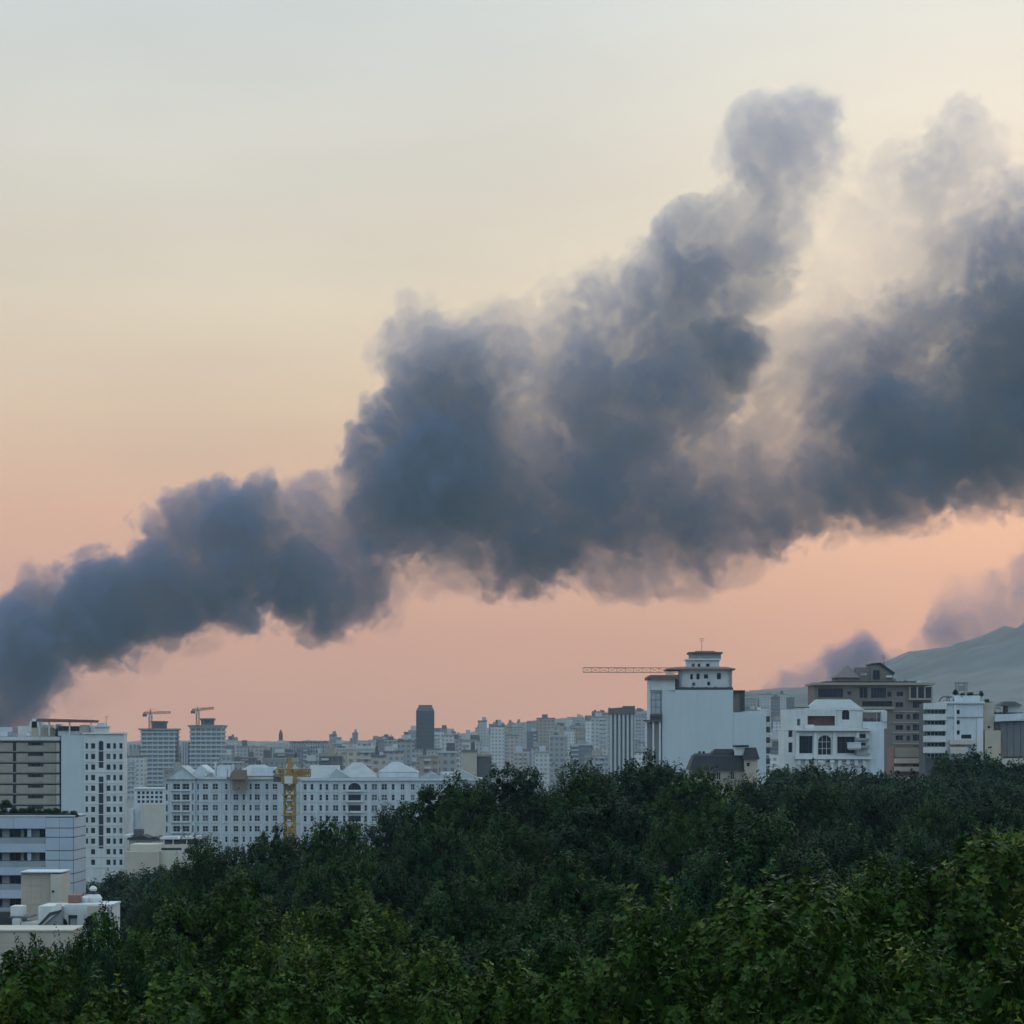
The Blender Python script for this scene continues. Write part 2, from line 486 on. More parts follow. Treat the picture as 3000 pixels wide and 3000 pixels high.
# ---- white tower
b = Bld('white_tower', 'tall white apartment tower with a blank side wall and a dark arched stair window strip', 'building', 250, 687)
rows = [2177 + 31 * i for i in range(12)]
cols = [(250, 258), (266, 279), (311, 324), (331, 340), (349, 359)]
rects = [(a, c, r, r + 17) for r in rows for (a, c) in cols if not (a == 250 and r > 2480)]
slots = [(289, 303, 2170, 2250), (289, 303, 2275, 2486)]
b.wall('wall', 'white_render', 245, 362, 2150, None, 6.0, rects + slots, arches=[slots[0]])
b.windows(rects, nx=1)
for q in slots:
    h = (q[3] - q[2])
    b.window(q, nx=1, nz=max(2, int(h / 16)), frame='dark_frame', pane='tinted_glass', name='stair_window')
b.box('blank_wall', 'blank_wall', 179, 245, 0.25, 14, 2155, None)
b.box('rear_block', 'cool_white', 20, 178, 13.5, 20, 2157, None)
for i in range(12):
    b.box('string_course', 'white_frame', 244.5, 362.5, -0.12, 0, 2199 + 31 * i, 2201 + 31 * i)
b.box('cornice', 'white_frame', 243, 364, -0.5, 6.2, 2146, 2150.5)
for x0, x1, t, bt in ((277, 313, 2130, 2146), (240, 268, 2146, 2155), (326, 351, 2146.2, 2152), (284, 306, 2118, 2129)):
    b.box('roof_turret', 'white_render', x0, x1, 0.4, 4.5, t, bt)
b.box('turret_cornice', 'cool_white', 268, 319, 0.0, 5.0, 2126, 2130)
# penthouse under a flat rust canopy
b.box('penthouse', 'cool_white', 165, 262, 2.5, 11, 2128, 2155)
b.box('penthouse_panel', 'cream_stone', 230, 259, 1.9, 2.5, 2124, 2149)
b.window((166, 228, 2127, 2141), rev=2.35, nx=5, frame='dark_frame', name='penthouse_window')
mb = MB(); mb.prism([(b.X(104), b.Z(2114)), (b.X(268), b.Z(2116)), (b.X(271), b.Z(2109)), (b.X(108), b.Z(2105))], 0.2, 11)
mb.build('canopy', 'rust_metal', b.root)
for px in (112, 140, 200, 264): b.box('canopy_post', 'white_render', px, px + 4, 0.8, 1.3, 2114, 2156)
for x0, x1, t in ((25, 60, 2126), (62, 84, 2112), (68, 100, 2103), (100, 128, 2122), (128, 163, 2133), (140, 155, 2120)):
    b.box('roof_plant', 'tank_white', x0, x1, 14 - (x0 % 3), 18, t, 2157)
b.box('roof_screen', 'beige_stone', 70, 136, 11.0, 11.3, 2131, 2157)
# ---- low white and grey blocks behind, left of the long apartment house
b = Bld('pale_block', 'pale flat-topped block with a blank beige gable wall beside the long white apartment house', 'building', 440, 900)
rr = [(402 + 13 * k, 411 + 13 * k, 2318 + 13 * j, 2327 + 13 * j) for k in range(6) for j in range(3)]
b.wall('wall', 'cool_white', 392, 486, 2312, None, 12, rr)
b.windows(rr, nx=1, pane='tinted_glass')
b.box('cornice', 'white_frame', 390, 488, -0.5, 12.4, 2308, 2312)
b.box('gable_wall', 'cream_stone', 418, 486, -4.0, -0.05, 2356, None)
b.box('annex', 'white_render', 380, 392, -1.0, 9.0, 2370, None)
b = Bld('grey_house', 'small dark grey house with stepped roof below the pale block', 'house', 425, 640)
b.wall('wall', 'grey_concrete', 378, 470, 2460, None, 9, [(398, 446, 2466, 2488)])
b.window((398, 446, 2466, 2488), nx=4, frame='dark_frame', pane='tinted_glass')
mb = MB(); X, Z = b.X, b.Z
mb.prism([(X(372), Z(2460)), (X(472), Z(2460)), (X(456), Z(2450)), (X(436), Z(2455)), (X(416), Z(2446)), (X(396), Z(2454)), (X(376), Z(2452))], -0.4, 9.4)
mb.build('roof', 'dark_roof', b.root)
b.box('roof_room', 'dark_concrete', 388, 412, 2, 6, 2430, 2452)
b.box('parapet', 'white_render', 362, 384, -0.5, 8.5, 2446, 2453)
b = Bld('terrace_house', 'low beige house with two white awnings over its roof terrace', 'house', 530, 620)
rr = [(472, 532, 2484, 2491), (540, 556, 2486, 2500)]
b.wall('wall', 'cream_stone', 380, 602, 2474, None, 12, rr)
b.windows(rr, nx=3, frame='dark_frame')
b.box('lower_wall', 'beige_stone', 372, 470, -3, -0.05, 2494, None)
b.box('terrace_room', 'dark_concrete', 474, 598, 4, 9, 2456, 2474)
for x0, x1, t in ((466, 523, 2450), (531, 588, 2449)):
    mb = MB(); mb.prism([(b.X(x0), b.Z(t + 9)), (b.X(x1), b.Z(t + 9)), (b.X(x1 - 5), b.Z(t)), (b.X(x0 + 4), b.Z(t + 3))], 0.3, 5)
    mb.build('awning', 'white_frame', b.root)
for px in (478, 505, 545, 580, 595): b.box('terrace_post', 'white_render', px, px + 2.5, 0.6, 0.9, 2458, 2474)
for k, (x0, x1) in enumerate(((484, 500), (510, 524), (548, 562), (566, 578))): b.box('terrace_planter', 'dark_frame', x0, x1, 0.2, 0.8, 2467 + k % 2, 2474)

# ---- long white apartment house with pediments
b = Bld('long_apartment_house', 'long white neoclassical apartment house with pediments behind the yellow tower crane', 'building', 900, 700)
prow = [2296 + 31 * i for i in range(7)]
g_cols = [(507, 527), (534, 554)]
rects = [(a, c, r, r + 17) for r in prow for a, c in g_cols]
slim = [(486, 491, r, r + 19) for r in prow] + [(563, 567, r - 2, r + 18) for r in prow]
b.wall('pavilion_wall', 'cool_white', 482, 570, 2281, None, 14, rects + slim, rev=0.9)
for r in rects: b.window(r, rev=0.85, nx=2, nz=2)
b.windows(slim, rev=0.85, nx=1)
for r in prow:
    b.box('balcony', 'white_frame', 503, 558, -0.7, -0.02, r + 17.5, r + 21)
for px in (499, 528.5, 557): b.box('pilaster', 'white_frame', px, px + 4, -0.28, -0.03, 2284, None)
mb = MB(); X, Z = b.X, b.Z
mb.prism([(X(490), Z(2283)), (X(574), Z(2283)), (X(572), Z(2279)), (X(533), Z(2247)), (X(491), Z(2279))], -0.9, 15)
mb.build('pediment', 'cool_white', b.root)
mb = MB()
mb.prism([(X(533), Z(2243)), (X(533), Z(2247.5)), (X(487), Z(2284)), (X(484), Z(2281))], -1.2, 15.2)
mb.prism([(X(533), Z(2243)), (X(578), Z(2278)), (X(575), Z(2281)), (X(533), Z(2247.5))], -1.2, 15.2)
mb.build('roof', 'pale_roof', b.root)
c2 = [(576, 581), (592, 608), (621, 637), (658, 665), (682, 697), (709, 716), (729, 736), (744, 760), (776, 785), (797, 811), (832, 840), (850, 864)]
rects = [(a, c, r, r + 17) for r in prow for a, c in c2]
b.wall('centre_wall', 'cool_white', 570, 878, 2283, None, 13, rects, y=1.2)
for r in rects: b.window(r, y=1.2, nx=2 if r[1] - r[0] > 10 else 1, nz=2, sill=True)
for r in prow:
    b.box('string_course', 'white_frame', 570.5, 877, 1.0, 1.2, r + 21, r + 23)
for px in (612, 644, 670, 702, 720, 765, 788, 815): b.box('pilaster', 'white_frame', px, px + 3, 0.98, 1.17, 2286, None)
b.box('cornice', 'cool_white', 568, 879, 0.5, 14.5, 2275, 2283)
c3 = [(889, 898), (909, 918), (935, 943), (953, 962), (975, 991), (1004, 1012), (1067, 1075), (1088, 1105), (1117, 1134), (1147, 1156), (1173, 1185), (1203, 1215), (1233, 1243), (1257, 1272), (1284, 1297), (1312, 1322), (1336, 1350), (1366, 1378)]
wrow = [2297 + 31 * i for i in range(7)]
rects = [(a, c, r, r + 17) for r in wrow for a, c in c3]
wide = [(1020, 1057, r - (3 if i == 0 else 0), r + 17) for i, r in enumerate(wrow)]
b.wall('wing_wall', 'cool_white', 878, 1410, 2287, None, 13, rects + wide, y=0.4, arches=[wide[0]])
for r in rects: b.window(r, y=0.4, nx=2 if r[1] - r[0] > 9 else 1, nz=2, sill=True)
for r in wide: b.window(r, y=0.4, nx=4, nz=1, frame='dark_frame')
for r in wrow:
    b.box('string_course', 'white_frame', 878.5, 1409, 0.2, 0.4, r + 21, r + 23)
    b.box('balcony', 'white_frame', 1016, 1061, -0.8, 0.17, r + 17.5, r + 22)
for px in (882, 925, 968, 997, 1080, 1110, 1140, 1190, 1220, 1250): b.box('pilaster', 'white_frame', px, px + 3, 0.18, 0.37, 2289, None)
b.box('cornice', 'cool_white', 879.5, 1412, -0.3, 14, 2279, 2287)
def hip(name, mat, x0, x1, xa, xb, t, bt, y0, y1):
    mb = MB(); mb.frustum((b.X(x0), b.X(x1), y0, y1, b.Z(bt)), (b.X(xa), b.X(xb), (y0 + y1) / 2 - 0.3, (y0 + y1) / 2 + 0.3, b.Z(t)))
    return mb.build(name, mat, b.root)
def gable(name, mat, x0, x1, xa, t, bt, y0, y1):
    mb = MB(); mb.prism([(b.X(x0), b.Z(bt)), (b.X(x1), b.Z(bt)), (b.X(xa), b.Z(t))], y0, y1)
    return mb.build(name, mat, b.root)
gable('roof_gable', 'cool_white', 548, 628, 586, 2241, 2274.5, 3, 16)
for x0, x1, t, m_ in ((630, 672, 2243, 'cool_white'), (735, 800, 2248, 'cool_white'), (905, 988, 2243, 'white_frame'), (1290, 1345, 2262, 'white_render'), (800, 860, 2256, 'cream_stone')):
    b.box('roof_room', m_, x0, x1, 4, 12, t, 2275)
hip('hip_roof', 'pale_roof', 672, 812, 720, 765, 2241, 2274, 6, 17)
hip('hip_roof', 'pale_roof', 975, 1105, 1030, 1055, 2234, 2278, 3, 13)
hip('hip_roof', 'pale_roof', 1105, 1225, 1145, 1165, 2232, 2262, 4, 13)
hip('hip_roof', 'pale_roof', 880, 985, 905, 960, 2258, 2278.5, 2, 13)
b.box('attic', 'cool_white', 1108, 1222, 4.2, 12.8, 2262.2, 2278)
gable('roof_gable', 'pale_roof', 960, 1030, 985, 2252, 2278.3, 0.6, 8)
gable('roof_gable', 'pale_roof', 1225, 1300, 1260, 2262, 2278.3, 0.6, 8)
gable('roof_gable', 'pale_roof', 1330, 1400, 1350, 2256, 2278.3, 0.6, 8)
for px, t in ((622, 2232), (674, 2240), (640, 2262), (1330, 2255)): b.box('chimney', 'white_render', px, px + 5, 5, 6, t, 2275)
for x0 in (796, 812): b.window((x0, x0 + 9, 2257, 2266), rev=3.9, nx=1, frame='dark_frame', name='roof_window')
# a brown canvas covered hoist hanging on its front
h = Bld('canvas_hoist', 'brown canvas covered work platform hanging on the white apartment front', 'work platform', 690, 696, base=None)
mb = MB()
rng = random.Random(4)
for k in range(7):
    x0 = 680 + k * 6
    mb.box(h.X(x0), h.X(x0 + 6), 0.5 + rng.uniform(0, .4), 3.4, h.Z(2316 - rng.uniform(0, 10)), h.Z(2284))
mb.build('canvas', 'canvas_brown', h.root)
h.box('platform', 'canvas_brown', 664, 722, -0.2, 3.4, 2277, 2284)
mb = MB(); mb.prism([(h.X(672), h.Z(2277)), (h.X(722), h.Z(2277)), (h.X(720), h.Z(2256)), (h.X(686), h.Z(2254)), (h.X(676), h.Z(2264))], 0.4, 3.0); mb.build('cover', 'canvas_brown', h.root)
for px in (664, 720): h.box('hanger', 'rust_metal', px, px + 1.5, 1.5, 1.8, 2254, 2284)
h.box('plank_deck', 'canvas_brown', 722, 830, 0.5, 1.6, 2273, 2277)

# ---- cranes
def lattice(mb, a, b_, w, n, t):
    a, b_ = Vector(a), Vector(b_)
    d = (b_ - a).normalized()
    u = (Vector((0, 0, 1)) if abs(d.z) < 0.7 else Vector((1, 0, 0)))
    v = d.cross(u).normalized(); u = v.cross(d).normalized()
    C = [(u * sx + v * sy) * (w / 2) for sx, sy in ((1, 1), (1, -1), (-1, -1), (-1, 1))]
    for c in C: mb.bar(a + c, b_ + c, t)
    for k in range(n):
        p, q = a.lerp(b_, k / n), a.lerp(b_, (k + 1) / n)
        for i in range(4):
            c0, c1 = C[i], C[(i + 1) % 4]
            mb.bar(p + c0, q + c1, t * 0.7)
            mb.bar(q + c0, q + c1, t * 0.7)
def crane(name, label, px, D, base, ptop, mast_w, jib, counter, mat, bar, angle=0.0, apex=6.0, tilt=0.0, zb=None):
    """jib, counter: lengths in metres (negative jib points to -x)"""
    c = Bld(name, label, 'crane', px, D, base=zb)
    zt = c.Z(ptop); z0 = c.Z(base) if base is not None else 0.0
    mb = MB(); lattice(mb, (0, 0, z0), (0, 0, zt), mast_w, max(3, int((zt - z0) / mast_w / 1.1)), bar); mb.build('mast', mat, c.root)
    ca, sa = math.cos(angle), math.sin(angle)
    P = lambda l, z: (l * ca, l * sa, z + abs(l) * tilt * (1 if l * jib > 0 else 0))
    mb = MB(); lattice(mb, P(0.6 * (1 if jib > 0 else -1), zt + 0.8), P(jib, zt + 0.8), mast_w * 0.7, max(8, int(abs(jib) / 2.4)), bar * 0.8); mb.build('jib', mat, c.root)
    mb = MB(); lattice(mb, P(-0.6 * (1 if jib > 0 else -1), zt + 0.8), P(counter, zt + 0.8), mast_w * 0.7, max(3, int(abs(counter) / 2.4)), bar * 0.8); mb.build('counter_jib', mat, c.root)
    mb = MB(); cx, cy, cz_ = P(counter * 0.88, zt); mb.box(cx - 1.6, cx + 1.6, cy - 0.7, cy + 0.7, cz_ - 1.9, cz_ + 0.3); mb.build('counterweight', 'dark_concrete', c.root)
    mb = MB(); mb.tube([(0, 0, zt), (0, 0, zt + apex)], [mast_w * 0.4, mast_w * 0.08], 4); mb.build('apex', mat, c.root)
    mb = MB(); mb.bar((0, 0, zt + apex), P(jib * 0.65, zt + 1.3), bar * 0.5); mb.bar((0, 0, zt + apex), P(counter * 0.9, zt + 1.3), bar * 0.5); mb.build('tie_rod', mat, c.root)
    mb = MB(); mb.frustum((-1.1, 1.1, -mast_w - 0.9, -mast_w * 0.5, zt - 2.3), (-1.2, 1.2, -mast_w - 1.2, -mast_w * 0.5, zt - 0.2)); mb.build('cab', 'white_frame', c.root)
    return c
yc = crane('tower_crane', 'yellow lattice tower crane standing in front of the long white apartment house', 849, 668, None, 2272, 3.0, 6.5, -4.2, 'yellow_steel', 0.34, angle=-0.5, apex=5.4)
mb = MB()
rng = random.Random(11)
for k in range(9):
    z0 = k * 4.1
    mb.box(-0.7, 0.7, -0.6, 0.6, z0 + 0.2, z0 + 1.2 + rng.uniform(0, 1.4))
mb.build('climbing_frame', 'yellow_steel', yc.root)
mb = MB()
for z0 in (yc.Z(2330), yc.Z(2288), yc.Z(2390)):
    mb = MB(); mb.box(-2.1, 2.1, -2.1, 2.1, z0, z0 + 0.3); mb.build('work_deck', 'yellow_steel', yc.root)
mb = MB(); mb.box(-2.2, 2.4, -2.9, -1.6, yc.Z(2296), yc.Z(2276)); mb.build('hoist_cage', 'yellow_steel', yc.root)

# ---- twin towers under construction, far off
def shell_tower(label, x0, x1, t, D, crown, wing):
    b = Bld('concrete_tower', label, 'building', (x0 + x1) / 2, D, group='twin concrete towers under construction')
    H = b.Z(t); n = int(H / 3.3); dep = 24.0
    b.box('core', 'grey_concrete', x0 + 3, x1 - 3, 1.2, dep - 1.2, t + 2, None)
    for k in range(1, n + 1):
        mb = MB(); mb.box(b.X(x0), b.X(x1), 0, dep, k * 3.3 - 1.35, k * 3.3); mb.build('floor_slab', 'far_slab', b.root)
    for k in range(7):
        px = x0 + 4 + (x1 - x0 - 8) * k / 6
        b.box('column', 'far_slab', px - 1.4, px + 1.4, 0.25, 1.2, t + 3, None)
    b.box('roof_slab', 'grey_concrete', x0 - 4, x1 + 3, -1, dep + 1, t - 3, t + 2)
    ca, cb, ct = crown
    b.box('lift_room', 'dark_concrete', ca, cb, 6, 16, ct + 6, t - 3)
    b.box('lift_room_roof', 'dark_concrete', ca - 3, cb + 3, 5, 17, ct, ct + 6)
    wa, wb, wt = wing
    b.box('side_wing', 'grey_concrete', wa, wb, 3, 18, wt, None)
    for k in range(3): b.box('wing_fin', 'far_slab', wa + (wb - wa) * k / 3, wa + (wb - wa) * k / 3 + 4, 2.2, 3, wt, None)
shell_tower('lower concrete tower shell with a flat cap next to the white tower', 410, 514, 2137, 1740, (441, 480, 2112), (374, 408, 2181))
shell_tower('concrete tower shell with a flat cap, the taller of the two under cranes', 554, 652, 2127, 1740, (586, 620, 2104), (530, 552, 2175))
crane('far_crane', 'slim orange crane with a level jib on the lower concrete tower shell', 441, 1736, 2137, 2092, 2.2, 15, -5, 'orange_steel', 0.28, apex=4.0, tilt=0.03)
crane('far_crane', 'slim orange crane with a rising jib on the taller concrete tower shell', 579, 1736, 2127, 2083, 2.2, 12, -4, 'orange_steel', 0.28, apex=3.0, tilt=0.12)

# ---- slate tower, fluted tower
b = Bld('slate_tower', 'dark slate office tower with chamfered top standing alone over the skyline', 'building', 1245, 1900)
mb = MB(); X, Z = b.X, b.Z
mb.frustum((X(1219), X(1271), 0, 15, 0), (X(1219), X(1271), 0, 15, Z(2082))); mb.build('shaft', 'tower_slate', b.root)
mb = MB(); mb.frustum((X(1219), X(1271), 0, 15, Z(2082)), (X(1227), X(1264), 1, 14, Z(2068))); mb.build('chamfered_cap', 'far_dark', b.root)
b.box('cap_slab', 'dark_concrete', 1226, 1265, 0.8, 14.2, 2065.5, 2068)
for k in range(7): b.box('fin', 'dark_concrete', 1220 + 7.4 * k, 1222 + 7.4 * k, -0.5, 0, 2083, None)
b = Bld('fluted_tower', 'pale fluted tower with dark cap in front of the hillside blocks', 'building', 1822, 1250)
b.box('core', 'grey_concrete', 1786, 1858, 1, 14, 2086, None)
for k in range(6): b.box('fin', 'far_slab', 1787 + 12.2 * k, 1793 + 12.2 * k, -0.6, 1, 2090, None)
for k in range(5): b.box('glazing_strip', 'grey_roof', 1794 + 12.2 * k, 1798.4 + 12.2 * k, 0.7, 0.98, 2092, None)
mb = MB(); mb.prism([(b.X(1784), b.Z(2092)), (b.X(1860), b.Z(2092)), (b.X(1857), b.Z(2074)), (b.X(1838), b.Z(2071)), (b.X(1790), b.Z(2075)), (b.X(1785), b.Z(2073))], -1.2, 15); mb.build('roof_cap', 'dark_concrete', b.root)
b.box('rooftop_box', 'dark_concrete', 1826, 1858, 3, 9, 2068, 2074)

# ---- big blank white tower
b = Bld('blank_tower', 'broad white tower with windowless front walls and a tiered penthouse', 'building', 2075, 560)
X, Z = b.X, b.Z
mb = MB()
zt, ze = Z(2021), Z(2087)
mb.poly([(X(1940), 0, 0), (X(2040), 1.6, 0), (X(2040), 1.6, zt), (X(1940), 0, zt)])
mb.poly([(X(2040), 1.6, 0), (X(2148), 0.2, 0), (X(2148), 0.2, zt), (X(2040), 1.6, zt)])
mb.poly([(X(1940), 0, 0), (X(1940), 0, zt), (X(1940), 16, zt), (X(1940), 16, 0)])
mb.poly([(X(2148), 0.2, 0), (X(2148), 16, 0), (X(2148), 16, zt), (X(2148), 0.2, zt)])
mb.poly([(X(1940), 0, zt), (X(2040), 1.6, zt), (X(2148), 0.2, zt), (X(2148), 16, zt), (X(1940), 16, zt)])
mb.poly([(X(1940), 16, 0), (X(1940), 16, zt), (X(2148), 16, zt), (X(2148), 16, 0)])
mb.build('wall', 'blank_wall', b.root)
b.box('east_wing', 'blank_wall', 2148.2, 2245, 0.35, 13, 2087, None)
b.box('wing_parapet', 'cool_white', 2150, 2244, 2, 12.6, 2083, 2087)
b.box('wing_room', 'grey_concrete', 2183, 2232, 5, 11, 2076, 2083)
b.box('brown_room', 'brown_stone', 2146, 2176, 1.5, 9, 2026, 2083)
b.box('brown_room_roof', 'dark_roof', 2143, 2184, 0.6, 9.5, 2022, 2026)
b.box('brown_screen', 'dark_frame', 2170, 2183, 1.0, 1.5, 2026, 2083)
for i in range(8):
    t = 2098 + 31 * i
    b.box('side_balcony', 'dark_frame', 2246, 2257, 1.0, 5, t, t + 17)
    b.box('side_slab', 'white_render', 2246, 2259, 0.6, 5.4, t + 17.5, t + 21)
# west bay with stacked glazed balconies
b.box('west_bay', 'cool_white', 1904, 1939.5, 0.8, 12, 1992, None)
b.box('bay_head', 'white_render', 1906, 1978, 0.2, 10, 1990, 2022)
b.box('bay_roof', 'rust_metal', 1896, 1988, -0.8, 11, 1982, 1990)
b.box('bay_roof_ridge', 'brown_stone', 1905, 1985, 0.6, 10, 1977, 1982)
b.window((1908, 1936, 2029, 2092), rev=0.7, nx=2, nz=3, frame='dark_frame', pane='curtain', name='bay_window')
b.box('bay_slab', 'dark_concrete', 1904, 1940, -1.0, 0.75, 2092, 2097)
b.box('bay_slab', 'dark_concrete', 1885, 1940, -1.2, 0.75, 2109, 2114)
b.box('bay_rail', 'dark_frame', 1904, 1938, -0.9, -0.8, 2097, 2109)
for px in (1890, 1911, 1930): b.box('bay_column', 'white_render', px, px + 5, -0.8, -0.2, 2114, None)
b.box('bay_glazing', 'grey_concrete', 1896, 1938, 0.2, 0.72, 2115, None)
# penthouse tiers
pr = [(2024, 2033, 1973, 1990), (2042, 2053, 1972, 1990), (2102, 2116, 1970, 1990), (2064, 2078, 1974, 1988), (2030, 2040, 1998, 2009), (2074, 2084, 1996, 2008)]
b.wall('penthouse', 'white_render', 1998, 2142, 1962, 2021, 10, pr, y=2.5, arches=pr[:3])
b.windows(pr, y=2.5, nx=1, frame='white_frame')
for px in (1992, 2140): b.box('penthouse_column', 'grey_concrete', px, px + 7, 2.0, 2.7, 1963, 2019)
b.box('penthouse_side', 'cool_white', 1984, 1998, 4, 12, 1975, 2020)
b.box('penthouse_cornice', 'rust_metal', 1955, 2156, 1.2, 13.5, 1958, 1962)
mb = MB(); mb.frustum((X(1955), X(2156), 1.2, 13.5, Z(1958)), (X(1985), X(2130), 3, 12, Z(1952))); mb.build('penthouse_roof', 'brown_stone', b.root)
tr = [(2030, 2040, 1942, 1952), (2048, 2056, 1942, 1952), (2072, 2084, 1942, 1952)]
b.wall('upper_tier', 'white_render', 2018, 2112, 1932, 1953, 6, tr, y=4)
b.windows(tr, y=4, nx=1)
b.box('tier_cornice', 'white_frame', 2014, 2116, 3.5, 10.6, 1928, 1932)
b.box('lantern', 'grey_concrete', 2026, 2117, 4.2, 9.8, 1913, 1928)
b.box('lantern_roof', 'dark_concrete', 2021, 2121, 3.7, 10.3, 1908, 1913)
mb = MB(); mb.frustum((X(2036), X(2104), 4.5, 9.5, Z(1908)), (X(2044), X(2096), 5.5, 8.5, Z(1904))); mb.build('lantern_cap', 'dark_concrete', b.root)
b.box('terrace_rail', 'dark_frame', 1960, 2150, 1.7, 1.8, 2013, 2021)
for k in range(14): b.box('terrace_pot', 'dark_concrete', 1962 + 13.3 * k, 1967 + 13.3 * k, 1.9, 2.4, 2011 + (k * 7 % 5), 2021)
crane('jib_crane', 'pale orange tower crane whose long jib reaches out behind the broad white tower', 1962, 640, None, 1972, 1.9, -24.0, 9.0, 'faded_orange_steel', 0.15, apex=1.6, tilt=0.004)

# ---- dark roofed house
b = Bld('mansard_house', 'beige house with black mansard roof and raised gable below the broad white tower', 'house', 2120, 400)
X, Z = b.X, b.Z
hw = [(2040, 2052, 2262, 2284), (2070, 2082, 2262, 2284), (2100, 2112, 2262, 2284), (2140, 2152, 2262, 2284)]
b.wall('wall', 'beige_concrete', 2028, 2190, 2255, None, 8, hw)
b.windows(hw, nx=2)
mb = MB(); mb.frustum((X(2019), X(2192), -0.5, 8.5, Z(2256)), (X(2034), X(2178), 1.0, 7, Z(2214))); mb.frustum((X(2034), X(2178), 1.0, 7, Z(2214)), (X(2042), X(2168), 2.0, 6, Z(2207)))
mb.build('roof', 'dark_roof', b.root)
mb = MB(); mb.frustum((X(2086), X(2160), 1.6, 6.5, Z(2208)), (X(2100), X(2150), 2.4, 5.5, Z(2194))); mb.build('upper_roof', 'dark_roof', b.root)
b.box('dormer', 'white_render', 2154, 2186, 0.6, 4, 2190, 2213)
b.box('dormer_roof', 'dark_roof', 2153, 2194, 0.2, 4.4, 2183, 2189)
b.wall('gable_tower', 'beige_stone', 2180, 2218, 2224, None, 8.4, [(2186, 2196, 2234, 2246)], y=-0.7)
b.window((2186, 2196, 2234, 2246), y=-0.7, nx=1)
mb = MB(); mb.frustum((X(2174), X(2224), -1.1, 8.4, Z(2225)), (X(2184), X(2216), 0.4, 6.6, Z(2190))); mb.build('tower_roof', 'dark_roof', b.root)
for px in (2050, 2062, 2106, 2128): b.box('roof_vent', 'dark_roof', px, px + 7, 2.6, 3.4, 2201, 2208)

# ---- white classical villa
b = Bld('classical_villa', 'white classical villa with an arched centre window between two dark bays', 'house', 2445, 480)
X, Z = b.X, b.Z
bays = [(2339, 2381, 2156, 2207), (2453, 2505, 2158, 2207)]
ctr = [(2397, 2436, 2154, 2212)]
small = [(2310, 2322, 2140, 2160), (2310, 2322, 2175, 2205)]
b.wall('wall', 'white_render', 2297, 2546, 2140, None, 10, bays + ctr + small, rev=0.8, arches=ctr)
for r in bays: b.window(r, rev=0.78, nx=4, frame='dark_frame', pane='tinted_glass', name='bay_window')
b.window(ctr[0], rev=0.75, nx=3, nz=3, frame='white_frame', name='arched_window')
b.windows(small, rev=0.7, nx=1)
mb = MB(); mb.prism([(X(2330), Z(2141)), (X(2552), Z(2141)), (X(2550), Z(2137)), (X(2445), Z(2128)), (X(2332), Z(2137))], -0.9, 3); mb.build('pediment', 'white_frame', b.root)
for px in (2384, 2440, 2332, 2508): b.box('pilaster', 'white_frame', px, px + 9, -0.35, -0.02, 2143, 2213)
b.box('base_cornice', 'white_frame', 2328, 2552, -1.0, 0.5, 2213, 2224)
for k in range(9): b.box('swag', 'white_render', 2334 + 24 * k, 2345 + 24 * k, -0.6, -0.02, 2224, 2240 + (k % 3) * 4)
for t in (2150, 2172, 2194):
    b.box('side_balcony', 'grey_concrete', 2506, 2545, -1.3, -0.02, t + 12, t + 19)
for t in (2150, 2176): b.window((2514, 2536, t, t + 13), rev=-0.02, nx=2, frame='dark_frame', name='side_window')
mb = MB(); mb.lathe(X(2500), -1.0, [(1.1, Z(2197)), (1.45, Z(2192)), (1.45, Z(2178)), (1.55, Z(2177)), (1.5, Z(2175)), (1.3, Z(2175.5))], 16); mb.build('round_balcony', 'white_render', b.root)
b.box('east_wing', 'cool_white', 2546.2, 2592, 0.8, 12, 2134, None)
up = [(2337, 2347, 2106, 2126), (2368, 2449, 2097, 2126)]
b.wall('upper_floor', 'white_render', 2302, 2452, 2078, 2139, 8, up, y=1.2, rev=1.5)
b.window(up[0], y=1.2, nx=1)
b.window(up[1], y=1.2, rev=1.45, nx=6, frame='red_brick', pane='rust_metal', name='loggia_window')
b.box('awning', 'white_frame', 2358, 2386, 0.2, 1.2, 2123, 2134)
mb = MB(); mb.frustum((X(2368), X(2536), 1.4, 9, Z(2080)), (X(2400), X(2498), 3.5, 7, Z(2048))); mb.build('attic_roof', 'pale_roof', b.root)
ar = [(2470, 2492, 2078, 2108)]
b.wall('attic_wall', 'white_render', 2452.3, 2530, 2074, 2139, 7, ar, y=1.6, arches=ar)
b.window(ar[0], y=1.6, nx=2, nz=2, frame='dark_frame', name='arched_window')
b.box('roof_terrace', 'cool_white', 2530.3, 2600, 0.9, 9, 2114, 2134)
b.box('terrace_wall', 'white_render', 2588, 2600, 0.6, 9.2, 2082, 2114)
b.box('terrace_roof', 'white_frame', 2522, 2602, 3.5, 9, 2079, 2086)
for k in range(5): b.box('terrace_chair', 'dark_frame', 2534 + 10 * k, 2541 + 10 * k, 1.2, 2.0, 2104 + (k % 2) * 3, 2114)
b.box('roof_pipe', 'rust_metal', 2330, 2392, 2.2, 2.6, 2070, 2074)
